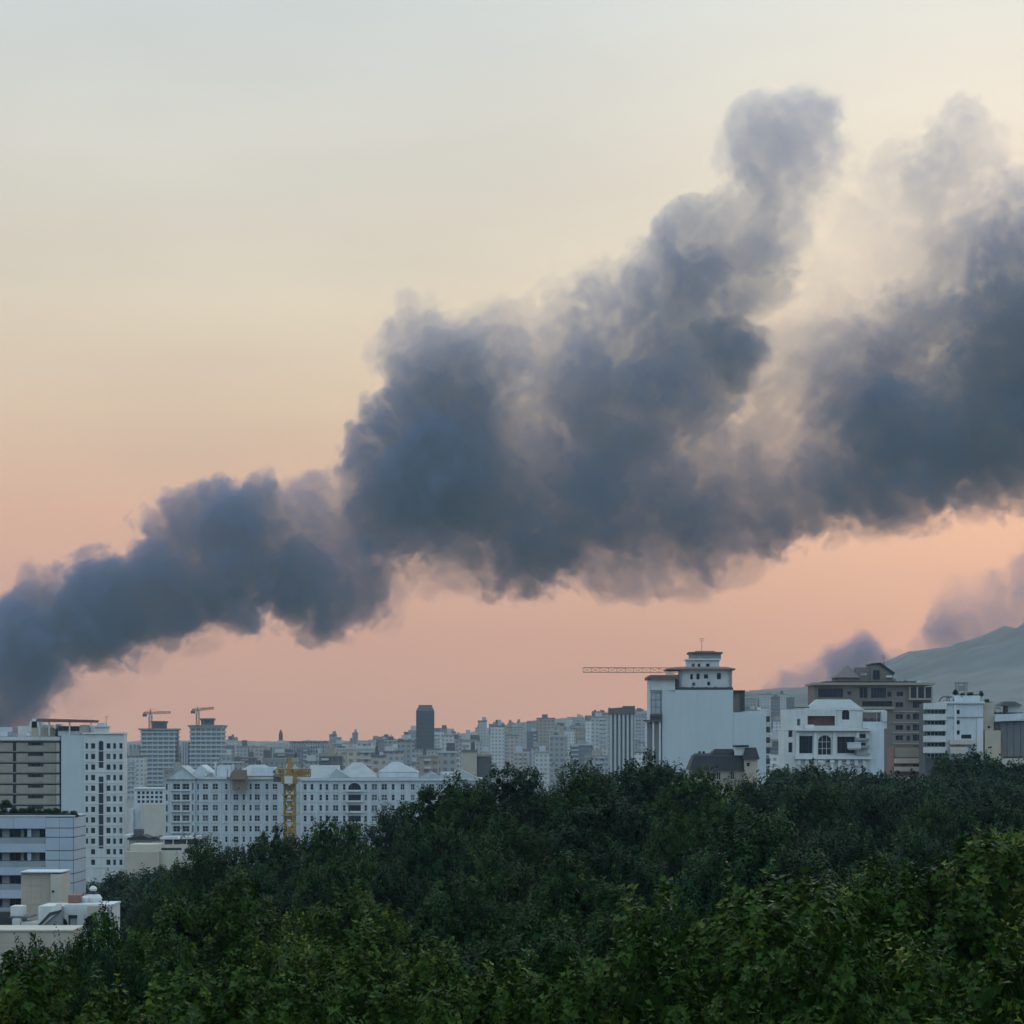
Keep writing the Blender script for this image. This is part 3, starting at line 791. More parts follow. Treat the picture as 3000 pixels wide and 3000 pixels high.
for k, (px, bt) in enumerate(((2400, 2330), (2434, 2290))):
    c = Bld('portico_column', ('tall ' if k == 0 else 'short ') + 'white column rising out of the trees below the classical villa', 'column', px + 4, 462, base=CZ + (YH - bt - 25) * 462 / F)
    mb = MB(); r = 3.6 * c.s
    mb.lathe(0, 0, [(r * 1.5, 0), (r * 1.5, 0.4), (r, 0.6), (r * 0.92, c.Z(2238)), (r * 1.5, c.Z(2236)), (r * 1.5, c.Z(2233))], 14); mb.build('shaft', 'white_frame', c.root)
    mb = MB(); mb.box(-r * 1.8, r * 1.8, -r * 1.8, r * 1.8, c.Z(2233), c.Z(2228)); mb.build('capital', 'white_frame', c.root)

# ---- brown building with turrets
b = Bld('brown_building', 'brown stone apartment building with a pointed turret above the classical villa', 'building', 2560, 620)
X, Z = b.X, b.Z
rows = [2057, 2092, 2124, 2154, 2186, 2218]
br = [(2624, 2646, r, r + 15) for r in rows] + [(2656, 2667, r + 1, r + 16) for r in rows[1:]] + [(2674, 2703, r - 2, r + 17) for r in rows]
br += [(2397, 2470, 2017, 2043), (2483, 2494, 2025, 2036), (2518, 2542, 2013, 2045), (2552, 2596, 2015, 2045), (2600, 2612, 2026, 2042), (2627, 2646, 2026, 2040)]
br += [(2526, 2614, 2054, 2070)]
b.wall('wall', 'brown_stone', 2386, 2712, 2006, None, 14, br, rev=0.6)
for r in br: b.window(r, rev=0.55, nx=2 if r[1] - r[0] < 40 else 5, frame='dark_frame' if r[1] - r[0] > 40 else 'brown_stone', pane='tinted_glass')
for r in rows[1:]: b.box('string_course', 'beige_concrete', 2616, 2712.5, -0.2, 0, r - 9, r - 6)
b.box('balcony', 'beige_concrete', 2520, 2618, -0.9, -0.02, 2070.5, 2078)
b.box('east_bay', 'brown_stone', 2712.2, 2732, 1.0, 12, 2012, None)
b.box('bay_opening', 'tinted_glass', 2664, 2728, -0.06, -0.02, 2014, 2044)
for px in (2662, 2684, 2706, 2727): b.box('bay_post', 'beige_concrete', px, px + 4, -0.9, -0.1, 2012, 2046)
b.box('bay_balcony', 'beige_concrete', 2660, 2732, -1.2, -0.1, 2046, 2051)
b.box('cornice', 'beige_concrete', 2380, 2738, -1.4, 15, 2000, 2007)
b.box('roof_edge', 'dark_roof', 2414, 2660, 0.5, 14, 1996, 2000)
b.box('turret_base', 'brown_stone', 2452, 2520, 3, 9.5, 1983, 1997)
mb = MB(); mb.frustum((X(2448), X(2524), 2.4, 10, Z(1984)), (X(2491), X(2494), 6, 6.4, Z(1947))); mb.build('turret_roof', 'brown_stone', b.root)
b.wall('roof_room', 'brown_stone', 2516, 2558, 1954, 1997, 6, [(2526, 2546, 1968, 1976)], y=3.2)
b.window((2526, 2546, 1968, 1976), y=3.2, nx=1, pane='curtain', name='roof_window')
mb = MB(); mb.prism([(X(2556), Z(1997)), (X(2620), Z(1997)), (X(2622), Z(1972)), (X(2590), Z(1950)), (X(2580), Z(1945)), (X(2556), Z(1946))], 2.6, 10); mb.build('roof_gable', 'brown_stone', b.root)
mb = MB(); mb.prism([(X(2552), Z(1947)), (X(2581), Z(1946.5)), (X(2623), Z(1976)), (X(2626), Z(1970)), (X(2584), Z(1940)), (X(2554), Z(1943))], 2.2, 10.4); mb.build('gable_roof', 'dark_roof', b.root)
b.window((2562, 2582, 1962, 1990), rev=2.55, nx=2, frame='dark_frame', name='gable_window')
b.box('skylight', 'cool_white', 2600, 2618, 2.0, 2.6, 1978, 1984)
b.box('water_tank', 'dark_concrete', 2660, 2694, 5, 9, 1993.5, 1999.7)
b = Bld('brick_house', 'reddish brick house with two pale balcony bands under the brown building', 'house', 2665, 520)
wr = [(2640, 2655, 2240, 2247), (2675, 2695, 2240, 2247)]
b.wall('wall', 'red_brick', 2618, 2712, 2187, None, 9, wr)
b.windows(wr, nx=1, frame='dark_frame')
for t in (2222, 2246): b.box('balcony_band', 'cream_stone', 2620, 2708, -1.1, -0.03, t, t + 14)
b.box('upper_stone', 'beige_concrete', 2622, 2704, -0.12, -0.03, 2190, 2218)
b = Bld('dark_brick_house', 'narrow dark brick house with maroon front next to the white balcony building', 'house', 2750, 512)
wr = [(2756, 2774, 2200, 2212), (2756, 2774, 2228, 2240)]
b.wall('wall', 'red_brick', 2712.5, 2782, 2180, None, 9, wr)
b.windows(wr, nx=2, frame='dark_frame')
b.box('grey_front', 'dark_concrete', 2713, 2748, -0.4, -0.03, 2184, None)

# ---- white building with balcony bands
b = Bld('white_balcony_building', 'white building with curved balcony bands and a planted roof terrace', 'building', 2810, 500)
X, Z = b.X, b.Z
b.box('west_core', 'dark_concrete', 2714, 2770, 1.4, 9, 2060, None)
for i in range(5):
    t = 2060 + 32 * i
    b.box('balcony_band', 'white_render', 2708, 2772, -0.6, 1.4, t, t + 18)
    b.window((2718, 2764, t + 19, t + 31), rev=1.37, nx=4, frame='white_frame')
sw = [(2803, 2812, 2080 + 30 * k, 2092 + 30 * k) for k in range(4)] + [(2816, 2846, 2152, 2164)]
b.wall('wall', 'cool_white', 2770.2, 2880, 2058, None, 11, sw)
b.windows(sw, nx=1, frame='dark_frame')
b.box('cornice', 'white_frame', 2768, 2884, -0.5, 11.4, 2055, 2061)
b.box('string_course', 'grey_concrete', 2770, 2881, -0.2, -0.01, 2100, 2103)
b.box('corner_pilaster', 'white_frame', 2795, 2802, -0.25, -0.02, 2062, None)
b.box('corner_pilaster', 'white_frame', 2862, 2880, -0.25, -0.02, 2104, None)
er = [(2896, 2904, 2126, 2134)]
b.wall('east_wall', 'beige_stone', 2880.3, 2914, 2058, None, 9, er, y=0.8)
b.windows(er, y=0.8, nx=1)
b.box('east_bay', 'beige_stone', 2884, 2930, -0.6, 0.75, 2140, None)
b.box('maroon_panel', 'red_brick', 2918, 2940, 0.2, 6, 2172, None)
b.box('roof_room', 'cool_white', 2802, 2876, 2, 9, 2037, 2055)
b.box('low_balcony', 'cream_stone', 2780, 2852, -1.6, -0.05, 2168, 2181)
b.box('low_balcony', 'cream_stone', 2780, 2830, -1.8, -0.05, 2188, 2208)
mb = MB()
for px in (2815, 2840): mb.box(X(px), X(px + 2.5), 3, 3.3, Z(2037), Z(2000)); mb.box(X(px), X(px + 2.5), 6, 6.3, Z(2037), Z(2000))
mb.box(X(2812), X(2845), 2.6, 6.7, Z(2000), Z(1997)); mb.box(X(2818), X(2838), 3.1, 5.8, Z(2022), Z(2008)); mb.build('pergola', 'grey_concrete', b.root)
mb = MB()
for k in range(9):
    a0, a1 = math.pi * k / 9, math.pi * (k + 1) / 9
    mb.bar((X(2773) - 1.15 * math.cos(a0), 2, Z(2055) + 1.1 * math.sin(a0)), (X(2773) - 1.15 * math.cos(a1), 2, Z(2055) + 1.1 * math.sin(a1)), 0.16)
mb.build('roof_arch', 'dark_frame', b.root)
# ---- blue grey building at the picture's edge
b = Bld('slate_clad_building', 'blue grey clad building with a roof terrace hut and dark ribbed front', 'building', 2985, 500)
X, Z = b.X, b.Z
b.box('wall', 'dark_concrete', 2916, 3120, 0.6, 12, 2112, None)
for k in range(9):
    b.box('cladding_panel', 'grey_roof', 2932 + 20 * k, 2950.5 + 20 * k, 0.35, 0.6, 2116, 2216)
mb = MB(); mb.prism([(X(2914), Z(2114)), (X(2955), Z(2112)), (X(3125), Z(2092)), (X(3125), Z(2082)), (X(2914), Z(2094))], -0.8, 12.5); mb.build('terrace_edge', 'cool_white', b.root)
b.box('base_wall', 'cream_stone', 2905, 3130, -2.5, 0.3, 2222, None)
b.box('hut', 'white_render', 2962, 2998, 3, 8, 2066, 2088)
mb = MB(); mb.frustum((X(2936), X(3004), 2, 9, Z(2067)), (X(2955), X(2985), 4, 7, Z(2054))); mb.build('hut_roof', 'dark_roof', b.root)
b.box('hut_post', 'dark_frame', 2946, 2953, 2.6, 3.0, 2067, 2090)
b.box('terrace_slab', 'dark_roof', 2916, 3000, 1, 9.5, 2087, 2090)

# ---- near blue white office building
b = Bld('panel_office_building', 'blue white panel clad building with wide balcony strips and a planted roof', 'building', 100, 320)
X, Z = b.X, b.Z
strips = [(2428, 2472), (2497, 2541), (2564, 2608), (2632, 2676), (2700, 2740)]
b.wall('wall', 'blue_white_panel', -160, 215, 2392, None, 9.2, [(-150, 133, t, u) for t, u in strips], rev=1.5)
for t, u in strips:
    for x0 in (-150, -10):
        off = x0 + 10
        for (a, c, kind) in ((0, 22, 'curtain'), (23, 55, 'glass'), (55.5, 64, 'curtain'), (65, 78, 'glass'), (79, 110, 'curtain'), (111, 133, 'glass')):
            if x0 == -150 and a > 100: continue
            if kind == 'glass': b.window((off + a, off + c, t + 1, u), rev=1.45, nx=2, frame='dark_frame')
            else: b.box('curtain_panel', 'curtain', off + a, off + c, 1.35, 1.47, t + 1, u)
    b.box('balcony_rail', 'balcony_glass', -149, 132, 0.12, 0.16, t + 25, u)
    b.box('rail_cap', 'dark_frame', -149.5, 132.5, 0.08, 0.2, t + 23.6, t + 25)
    b.box('partition', 'blue_white_panel', 79, 90, 0.3, 1.34, t + 0.5, u)
joints = [2394, 2426, 2453, 2492, 2520, 2560, 2587, 2627, 2655, 2690, 2722]
b.box('panel_backing', 'dark_concrete', 133.6, 215.4, -0.028, -0.004, 2393, 2724)
mb = MB(); mb.box(X(215) + 0.022, X(215) + 0.029, 0.02, 9.15, Z(2724), Z(2393)); mb.build('panel_backing', 'dark_concrete', b.root)
for j0, j1 in zip(joints[:-1], joints[1:]):
    for x0, x1 in ((134, 174), (174.8, 214.8)):
        b.box('panel', 'blue_white_panel', x0, x1, -0.07, -0.03, j0 + 1.3, j1 - 1.3)
    mb = MB(); mb.box(X(215) + 0.03, X(215) + 0.07, 0.05, 9.1, Z(j1 - 1.3), Z(j0 + 1.3)); mb.build('panel', 'blue_white_panel', b.root)
for x0, x1 in ((-160, -60), (-59.2, 40), (40.8, 133.5)):
    b.box('panel', 'blue_white_panel', x0, x1, -0.06, -0.004, 2393, 2427)
b.box('coping', 'cool_white', -162, 217, -0.15, 9.3, 2389, 2392)
b.box('planter', 'dark_frame', -140, 205, 0.8, 2.4, 2384, 2389)
b.box('roof_box', 'tank_white', 2, 26, 1.4, 2.8, 2368, 2384)

# ---- stair house and terrace in front of it
b = Bld('stair_house', 'beige stone stair block with a small round window in front of the panel clad building', 'house', 122, 285)
X, Z = b.X, b.Z
nrow = 9
hz = (Z(2557) - Z(2725)) / nrow
mb = MB(); mb.box(X(62), X(150), 0.02, 5, 0, Z(2556)); mb.box(X(150.5), X(183), -0.5, 5, 0, Z(2560)); mb.build('wall', 'cream_stone', b.root)
for r in range(nrow):
    for k in range(3):
        x0, x1 = 62 + 88 / 3 * k, 62 + 88 / 3 * (k + 1)
        mb = MB(); mb.box(X(x0) + 0.015, X(x1) - 0.015, -0.03, 0.015, Z(2725) + hz * r + 0.02, Z(2725) + hz * (r + 1) - 0.02); mb.build('stone_slab', 'beige_stone', b.root)
mb = MB(); mb.lathe(0, 0, [(0.16, 0), (0.16, 0.05)], 14)
o = mb.build('round_window', 'window_glass', b.root, (X(158), -0.5, Z(2611))); o.rotation_euler = (math.radians(90), 0, 0)
b.box('coping', 'cool_white', 60, 185, -0.6, 5.1, 2553, 2556)
b = Bld('terrace_villa', 'low white terrace house with outside stairs, round arches and a roof tank', 'house', 200, 272)
X, Z = b.X, b.Z
ar = [(157, 198, 2688, 2724), (248, 287, 2682, 2722), (294, 320, 2680, 2722)]
door = [(199.5, 226, 2681, 2724)]
b.wall('wall', 'white_render', 112, 326, 2655, None, 6, ar[:1] + door + ar[1:], rev=0.9, arches=ar)
for r in ar: b.box('arch_shade_panel', 'dark_frame', r[0] - 1, r[1] + 1, 0.95, 1.1, r[2], r[3])  # dark panels put the shade inside the arches into colour
b.box('door_panel', 'curtain', 203, 224, 0.5, 0.6, 2692, 2724)
b.box('door_head', 'dark_frame', 199.6, 225.9, 0.4, 0.9, 2681.2, 2691)
mb = MB()
n = 14
for k in range(n):      # outside stairs climbing to the roof
    x0, x1 = 108 + 78 * k / n, 108 + 78 * (k + 1) / n
    mb.box(X(x0), X(x1), -1.6, -0.05, Z(2728), Z(2722 - 68 * (k + 1) / n))
mb.build('steps', 'grey_concrete', b.root)
mb = MB(); mb.prism([(X(106), Z(2728)), (X(112), Z(2728)), (X(188), Z(2660)), (X(192), Z(2644)), (X(178), Z(2644)), (X(106), Z(2706))], -1.9, -1.65); mb.build('stair_parapet', 'white_render', b.root)
mb = MB(); mb.prism([(X(112), Z(2716)), (X(118), Z(2718)), (X(158), Z(2680)), (X(190), Z(2668)), (X(190), Z(2662)), (X(155), Z(2670))], -2.0, -1.91); mb.build('stair_shadow_strip', 'dark_frame', b.root)  # solid dark strip on the parapet, standing in for a shadow line
b.box('west_wall', 'white_render', 42, 64, -1.2, 3, 2690, 2728)
b.box('west_parapet', 'white_render', 66, 112, -0.9, 2, 2700, 2728)
b.box('west_awning', 'grey_roof', 30, 90, -0.4, 3.5, 2684, 2688)
b.box('west_step', 'white_render', 28, 62, 0.5, 3, 2656, 2684)
b.box('arch_shade_block', 'dark_frame', -40, 41, 0.6, 3, 2672, 2726)  # solid dark block in place of the shaded hollow of the west arch
b.box('east_beam', 'beige_stone', 262, 318, -1.4, -0.1, 2652, 2672)
mb = MB(); mb.lathe(X(313), -1.0, [(0.05, Z(2680)), (0.5, Z(2677)), (0.72, Z(2670)), (0.5, Z(2664)), (0.05, Z(2661))], 14); mb.build('round_lamp', 'tank_white', b.root)
b.box('roof_parapet', 'cool_white', 188, 328, 0.1, 6.2, 2650, 2655)
b.box('roof_pink_box', 'red_brick', 190, 224, 2, 5, 2626, 2650)
w = Bld('roof_tank', 'white domed water tank with a small ball vent on the terrace house roof', 'water tank', 262, 274, base=float(b.zb + b.Z(2650)))
mb = MB(); mb.lathe(0, 2.5, [(1.0, 0), (1.05, 0.5), (0.85, 0.85), (0.3, 1.05), (0.1, 1.1)], 18); mb.build('tank', 'tank_white', w.root)
mb = MB(); mb.lathe(0, 2.5, [(0.05, 1.15), (0.42, 1.35), (0.48, 1.6), (0.3, 1.85), (0.05, 1.95)], 16); mb.build('ball_vent', 'tank_white', w.root)
mb = MB(); mb.lathe(0, 2.5, [(0.62, 1.06), (0.66, 1.14), (0.1, 1.16)], 16); mb.build('lid', 'dark_frame', w.root)
mb = MB(); mb.lathe(-0.9, 1.6, [(0.55, 0), (0.55, 0.55), (0.3, 0.75), (0.05, 0.8)], 14); mb.build('side_tank', 'tank_white', w.root)
# beige terrace wall of stone courses
r_ = Bld('retaining_wall', 'long beige stone retaining wall below the terrace house', 'wall', 60, 262)
X, Z = r_.X, r_.Z
mb = MB(); mb.box(X(-200), X(212), 0.05, 7, 0, Z(2729)); mb.build('wall_core', 'beige_stone', r_.root)
r_.box('coping', 'cream_stone', -200, 215, -0.15, 7.1, 2724, 2728.5)
for j, (t, u) in enumerate(((2730, 2762), (2763.5, 2776), (2777.5, 2806), (2807.5, 2836), (2837.5, 2866))):
    for k in range(10):
        x0 = -200 + 41 * k
        r_.box('stone_slab', 'beige_stone', x0 + 0.4, x0 + 40.6, 0.0, 0.045, t, u)

# ---- roof clutter: tanks, cooling units and aerials
CL = random.Random(8)
def cluttered(bld_pos, x0, x1, py, D, dy, n, where):
    s_ = D / F
    for k in range(n):
        px = CL.uniform(x0, x1); w = CL.uniform(0.7, 1.5); h = CL.uniform(0.7, 1.3)
        o = bpy.data.objects.new('cooling_unit', None); COL.objects.link(o)
        o.location = ((px - 1500) * s_, D + dy + CL.uniform(0, 3), CZ + (YH - py) * s_)
        o.rotation_euler = (0, 0, CL.uniform(-0.3, 0.3))
        tag(o, 'small pale rooftop cooling unit on the roof of the ' + where, 'cooling unit', 'cooling units on the ' + where)
        mb = MB(); mb.box(-w / 2, w / 2, -w / 2, w / 2, 0.18, h); mb.build('casing', CL.choice(['tank_white', 'grey_concrete', 'cool_white']), o)
        mb = MB(); mb.lathe(0, 0, [(w * 0.36, h), (w * 0.36, h + 0.12), (w * 0.1, h + 0.14)], 10); mb.build('fan_hood', 'dark_frame', o)
        for sx in (-1, 1):
            mb = MB(); mb.box(sx * w * 0.4 - 0.06, sx * w * 0.4 + 0.06, -w * 0.45, w * 0.45, 0, 0.18); mb.build('skid', 'dark_frame', o)
def aerial(px, py, D, dy, h, label):
    s_ = D / F
    o = bpy.data.objects.new('roof_aerial', None); COL.objects.link(o)
    o.location = ((px - 1500) * s_, D + dy, CZ + (YH - py) * s_)
    tag(o, label, 'aerial')
    mb = MB(); mb.tube([(0, 0, 0), (0, 0, h)], [0.07, 0.04], 6); mb.build('pole', 'dark_frame', o)
    for k in range(3):
        mb = MB(); mb.bar((-0.7 + 0.15 * k, 0, h * (0.95 - 0.12 * k)), (0.7 - 0.15 * k, 0, h * (0.95 - 0.12 * k)), 0.05); mb.build('rod', 'dark_frame', o)
cluttered(None, 575, 625, 2275, 700, 2.0, 3, 'long apartment house')
cluttered(None, 815, 875, 2275, 700, 3.0, 4, 'long apartment house')
cluttered(None, 1230, 1400, 2279, 700, 1.0, 6, 'long apartment house')
cluttered(None, 2160, 2236, 2083, 560, 3.0, 5, 'broad white tower')
cluttered(None, 2630, 2720, 2000, 620, 4.0, 5, 'brown building')
cluttered(None, 2780, 2800, 2055, 500, 2.0, 2, 'white balcony building')
cluttered(None, 2920, 2936, 2087, 500, 2.0, 2, 'slate clad building')
cluttered(None, -20, 170, 2158, 690, 1.0, 5, 'balcony building')
aerial(2062, 1904, 560, 6.0, 3.2, 'thin roof aerial on top of the broad white tower')
aerial(2600, 1955, 620, 6.0, 3.6, 'thin roof aerial beside the gable of the brown building')
aerial(308, 2130, 687, 2.0, 3.4, 'thin roof aerial on the turret of the white tower')
aerial(1010, 2240, 700, 6.0, 4.0, 'thin roof aerial between the hip roofs of the long apartment house')
# ------------------------------------------------------------------ the far city
FAR_MATS = ['far_grey', 'far_beige', 'far_white', 'far_grey', 'far_dark', 'far_white']
def far_building(x0, x1, top, D, mat, rng, label, group, name='far_building', depth=None, roof=None, base=None):
    b = Bld(name, label, 'building', (x0 + x1) / 2, D, group=group, base=base)
    w = (x1 - x0) * b.s
    dep = depth or max(9.0, w * rng.uniform(0.8, 1.3))
    H = b.Z(top)
    mb = MB(); mb.box(-w / 2, w / 2, 0, dep, 0, H)
    mb.build('wall', mat, b.root)
    mb = MB(); mb.box(-w / 2 - 0.3, w / 2 + 0.3, -0.35, dep + 0.3, H, H + 0.9); mb.build('parapet', rng.choice(['far_slab', 'grey_roof', 'beige_concrete']), b.root)
    n = rng.choice([0, 1, 1, 2]) if roof is None else roof
    for k in range(n):
        rw = w * rng.uniform(0.22, 0.5); cx = rng.uniform(-w / 2 + rw / 2, w / 2 - rw / 2)
        mb = MB(); hh = rng.uniform(2.5, 5.0) / (k + 1)
        mb.frustum((cx - rw / 2, cx + rw / 2, dep * 0.3, dep * 0.7, H + 0.9), (cx - rw * 0.5, cx + rw * rng.uniform(0.35, 0.5), dep * 0.32, dep * 0.68, H + 0.9 + hh)); mb.build('roof_room', rng.choice(['far_slab', 'dark_concrete', 'beige_concrete']), b.root)
    if rng.random() < 0.5 and w > 8:
        xs = rng.uniform(-w / 2, w / 2 - w * 0.35)
        for z in np.arange(3.2, H - 1, 3.3):
            if H - z < 24:
                mb = MB(); mb.box(xs, xs + w * 0.33, -1.1, -0.02, z, z + 1.0); mb.build('balcony', 'far_slab', b.root)
    return b
rng = random.Random(21)
MIDLAB = 'flat roofed grey or beige block rising behind the long white apartment house'
for (x0, x1, t, D, m_) in ((935, 1002, 2216, 1050, 'far_dark'), (968, 1100, 2196, 1150, 'far_beige'), (1088, 1128, 2218, 1000, 'far_beige'), (1120, 1180, 2205, 1250, 'far_grey'), (1226, 1284, 2218, 980, 'far_beige'),
                          (1284, 1336, 2206, 1020, 'far_grey'), (1354, 1396, 2203, 900, 'beige_stone'), (1392, 1440, 2216, 905, 'dark_concrete'), (1165, 1206, 2172, 1500, 'far_grey')):
    far_building(x0, x1, t, D, m_, rng, MIDLAB, 'blocks behind the long apartment house', name='city_block')
b = far_building(850, 955, 2175, 1800, 'far_grey', rng, 'long low grey building with many vertical piers on the far skyline', None, name='pier_front_building', roof=0)
for k in range(15): b.box('pier', 'far_slab', 852 + 7 * k, 854.5 + 7 * k, -0.8, -0.02, 2178, None)
b = Bld('domed_hall', 'low domed hall topped by a dark slender spire on the far skyline', 'building', 820, 1900)
mb = MB(); r = 26 * b.s; mb.lathe(0, r, [(r, 0), (r, b.Z(2190)), (r * 0.75, b.Z(2176)), (r * 0.4, b.Z(2170)), (r * 0.3, b.Z(2168))], 18); mb.build('dome', 'grey_concrete', b.root)
mb = MB(); mb.lathe(0, r, [(1.6, b.Z(2172)), (1.7, b.Z(2150)), (1.2, b.Z(2146)), (0.9, b.Z(2141)), (0.1, b.Z(2137))], 10); mb.build('spire', 'rust_metal', b.root)
# what already stands in front, per photo column, so that hidden blocks are left out
front = np.full(3600, 2262.0)
for a, c, t in ((0, 366, 2108), (366, 480, 2300), (480, 1410, 2262), (408, 514, 2137), (552, 652, 2127), (1219, 1271, 2068), (1410, 1890, 2236), (1785, 1858, 2072), (1890, 2148, 1965), (2148, 2250, 2087), (2297, 2600, 2060), (2385, 2735, 1995), (2708, 2915, 2040), (2915, 3300, 2090)):
    front[a:c] = np.minimum(front[a:c], t)
SKY_PTS = np.array([(330, 2215), (380, 2200), (420, 2215), (530, 2180), (552, 2215), (655, 2168), (668, 2158), (698, 2160), (712, 2186), (780, 2188), (850, 2186), (958, 2182), (964, 2152), (996, 2152), (1000, 2180), (1026, 2176), (1030, 2147),
                    (1052, 2147), (1056, 2172), (1085, 2168), (1100, 2155), (1140, 2158), (1150, 2168), (1190, 2142), (1215, 2140), (1275, 2130), (1330, 2138), (1350, 2158), (1385, 2160), (1398, 2112), (1434, 2110), (1440, 2126),
                    (1500, 2120), (1530, 2118), (1560, 2102), (1592, 2102), (1602, 2092), (1632, 2092), (1640, 2128), (1652, 2128), (1660, 2092), (1684, 2092), (1690, 2102), (1730, 2098), (1738, 2086), (1766, 2086), (1786, 2092), (1860, 2082), (1900, 2076),
                    (2180, 2036), (2300, 2040), (2380, 2036), (2740, 2030), (3000, 1990), (3300, 1960)], float)
FARLAB = ['hazy {} apartment block in the far city {}'.format(c, w) for c in ('grey',) for w in ('on the plain', 'on the hillside')]
count = 0
for D in (1150, 1300, 1450, 1600, 1780, 1980, 2200, 2420, 2650, 2900, 3150, 3400, 3650):
    px = 330.0 + rng.uniform(0, 40)
    while px < 3080:
        wm = rng.uniform(7, 18); wp = wm * F / D
        a, c = px, px + wp
        px += wp * rng.uniform(0.95, 1.45)
        u = (a + c) / 2
        if 1995 < u < 2150 or (2320 < u < 2720): continue
        lim = float(np.interp(np.linspace(a, c, 7), SKY_PTS[:, 0], SKY_PTS[:, 1]).max())
        gz = float(ground_z((u - 1500) * D / F, D))
        h = rng.uniform(10, 30) if D < 2500 else rng.uniform(8, 24)
        if rng.random() < 0.12: h *= 1.5
        top = YH - (gz + h - CZ) * F / D
        if D > 1700 and rng.random() < (0.4 if u < 1390 else 0.14) and u < 1900: top = min(top, lim + rng.uniform(-3, 22))
        top = max(top, lim - 4 + rng.uniform(0, 8))
        if YH - (top) > 0 and (CZ + (YH - top) * D / F - gz) > 75: continue
        if u > 2700 and D < 2400: continue
        if c > 1205 and a < 1285 and D < 1900: top = max(top, 2196.0)
        if u > 2600 and rng.random() < 0.45: continue
        i0, i1 = int(max(a, 0)), int(min(c, 3599))
        if i1 - i0 < 5 or (front[i0:i1] - top > 4).mean() < 0.35: continue
        if (CZ + (YH - top) * D / F - gz) < 5: continue
        hillside = u > 1380
        m_ = rng.choice(FAR_MATS)
        far_building(a, c, top, D, m_, rng, 'hazy {} {} block in the far city {}'.format({'far_grey': 'grey', 'far_beige': 'beige', 'far_white': 'pale', 'far_dark': 'dark'}[m_], 'wide' if wm > 13 else 'narrow', 'on the hillside' if hillside else 'on the plain'), 'far blocks on the hillside' if hillside else 'far blocks on the plain')
        front[i0:i1] = np.minimum(front[i0:i1], top)
        count += 1
# ------------------------------------------------------------------ trees
def leaf_material(name, c0, c1, c2, trans=0.08):
    m = bpy.data.materials.new(name); m.use_nodes = True
    t = m.node_tree; t.nodes.clear()
    o = nd(t, 'ShaderNodeOutputMaterial')
    g = nd(t, 'ShaderNodeNewGeometry')
    oi = nd(t, 'ShaderNodeObjectInfo')
    r = ramp(t, [(0.0, c0), (0.62, c1), (1.0, c2)])
    at = nd(t, 'ShaderNodeAttribute'); at.attribute_name = 'shoot'
    t.links.new(math_node(t, 'ADD', math_node(t, 'ADD', math_node(t, 'MULTIPLY', g.outputs['Random Per Island'], 0.30), math_node(t, 'MULTIPLY', oi.outputs['Random'], 0.20)), math_node(t, 'MULTIPLY', at.outputs['Fac'], 0.5)), r.inputs[0])
    d = nd(t, 'ShaderNodeBsdfPrincipled'); d.inputs['Roughness'].default_value = 0.45; d.inputs['Specular IOR Level'].default_value = 0.08
    tr = nd(t, 'ShaderNodeBsdfTranslucent')
    mx = nd(t, 'ShaderNodeMixShader'); mx.inputs[0].default_value = trans
    t.links.new(r.outputs[0], d.inputs['Base Color']); t.links.new(r.outputs[0], tr.inputs['Color'])
    t.links.new(d.outputs[0], mx.inputs[1]); t.links.new(tr.outputs[0], mx.inputs[2]); t.links.new(mx.outputs[0], o.inputs['Surface'])
    MATS[name] = m
    return m
leaf_material('leaf_plane', (0.010, 0.036, 0.004), (0.034, 0.078, 0.008), (0.195, 0.225, 0.024))
leaf_material('leaf_green', (0.005, 0.024, 0.005), (0.016, 0.054, 0.010), (0.100, 0.165, 0.018))
leaf_material('leaf_dark', (0.003, 0.019, 0.007), (0.009, 0.040, 0.012), (0.052, 0.115, 0.026))

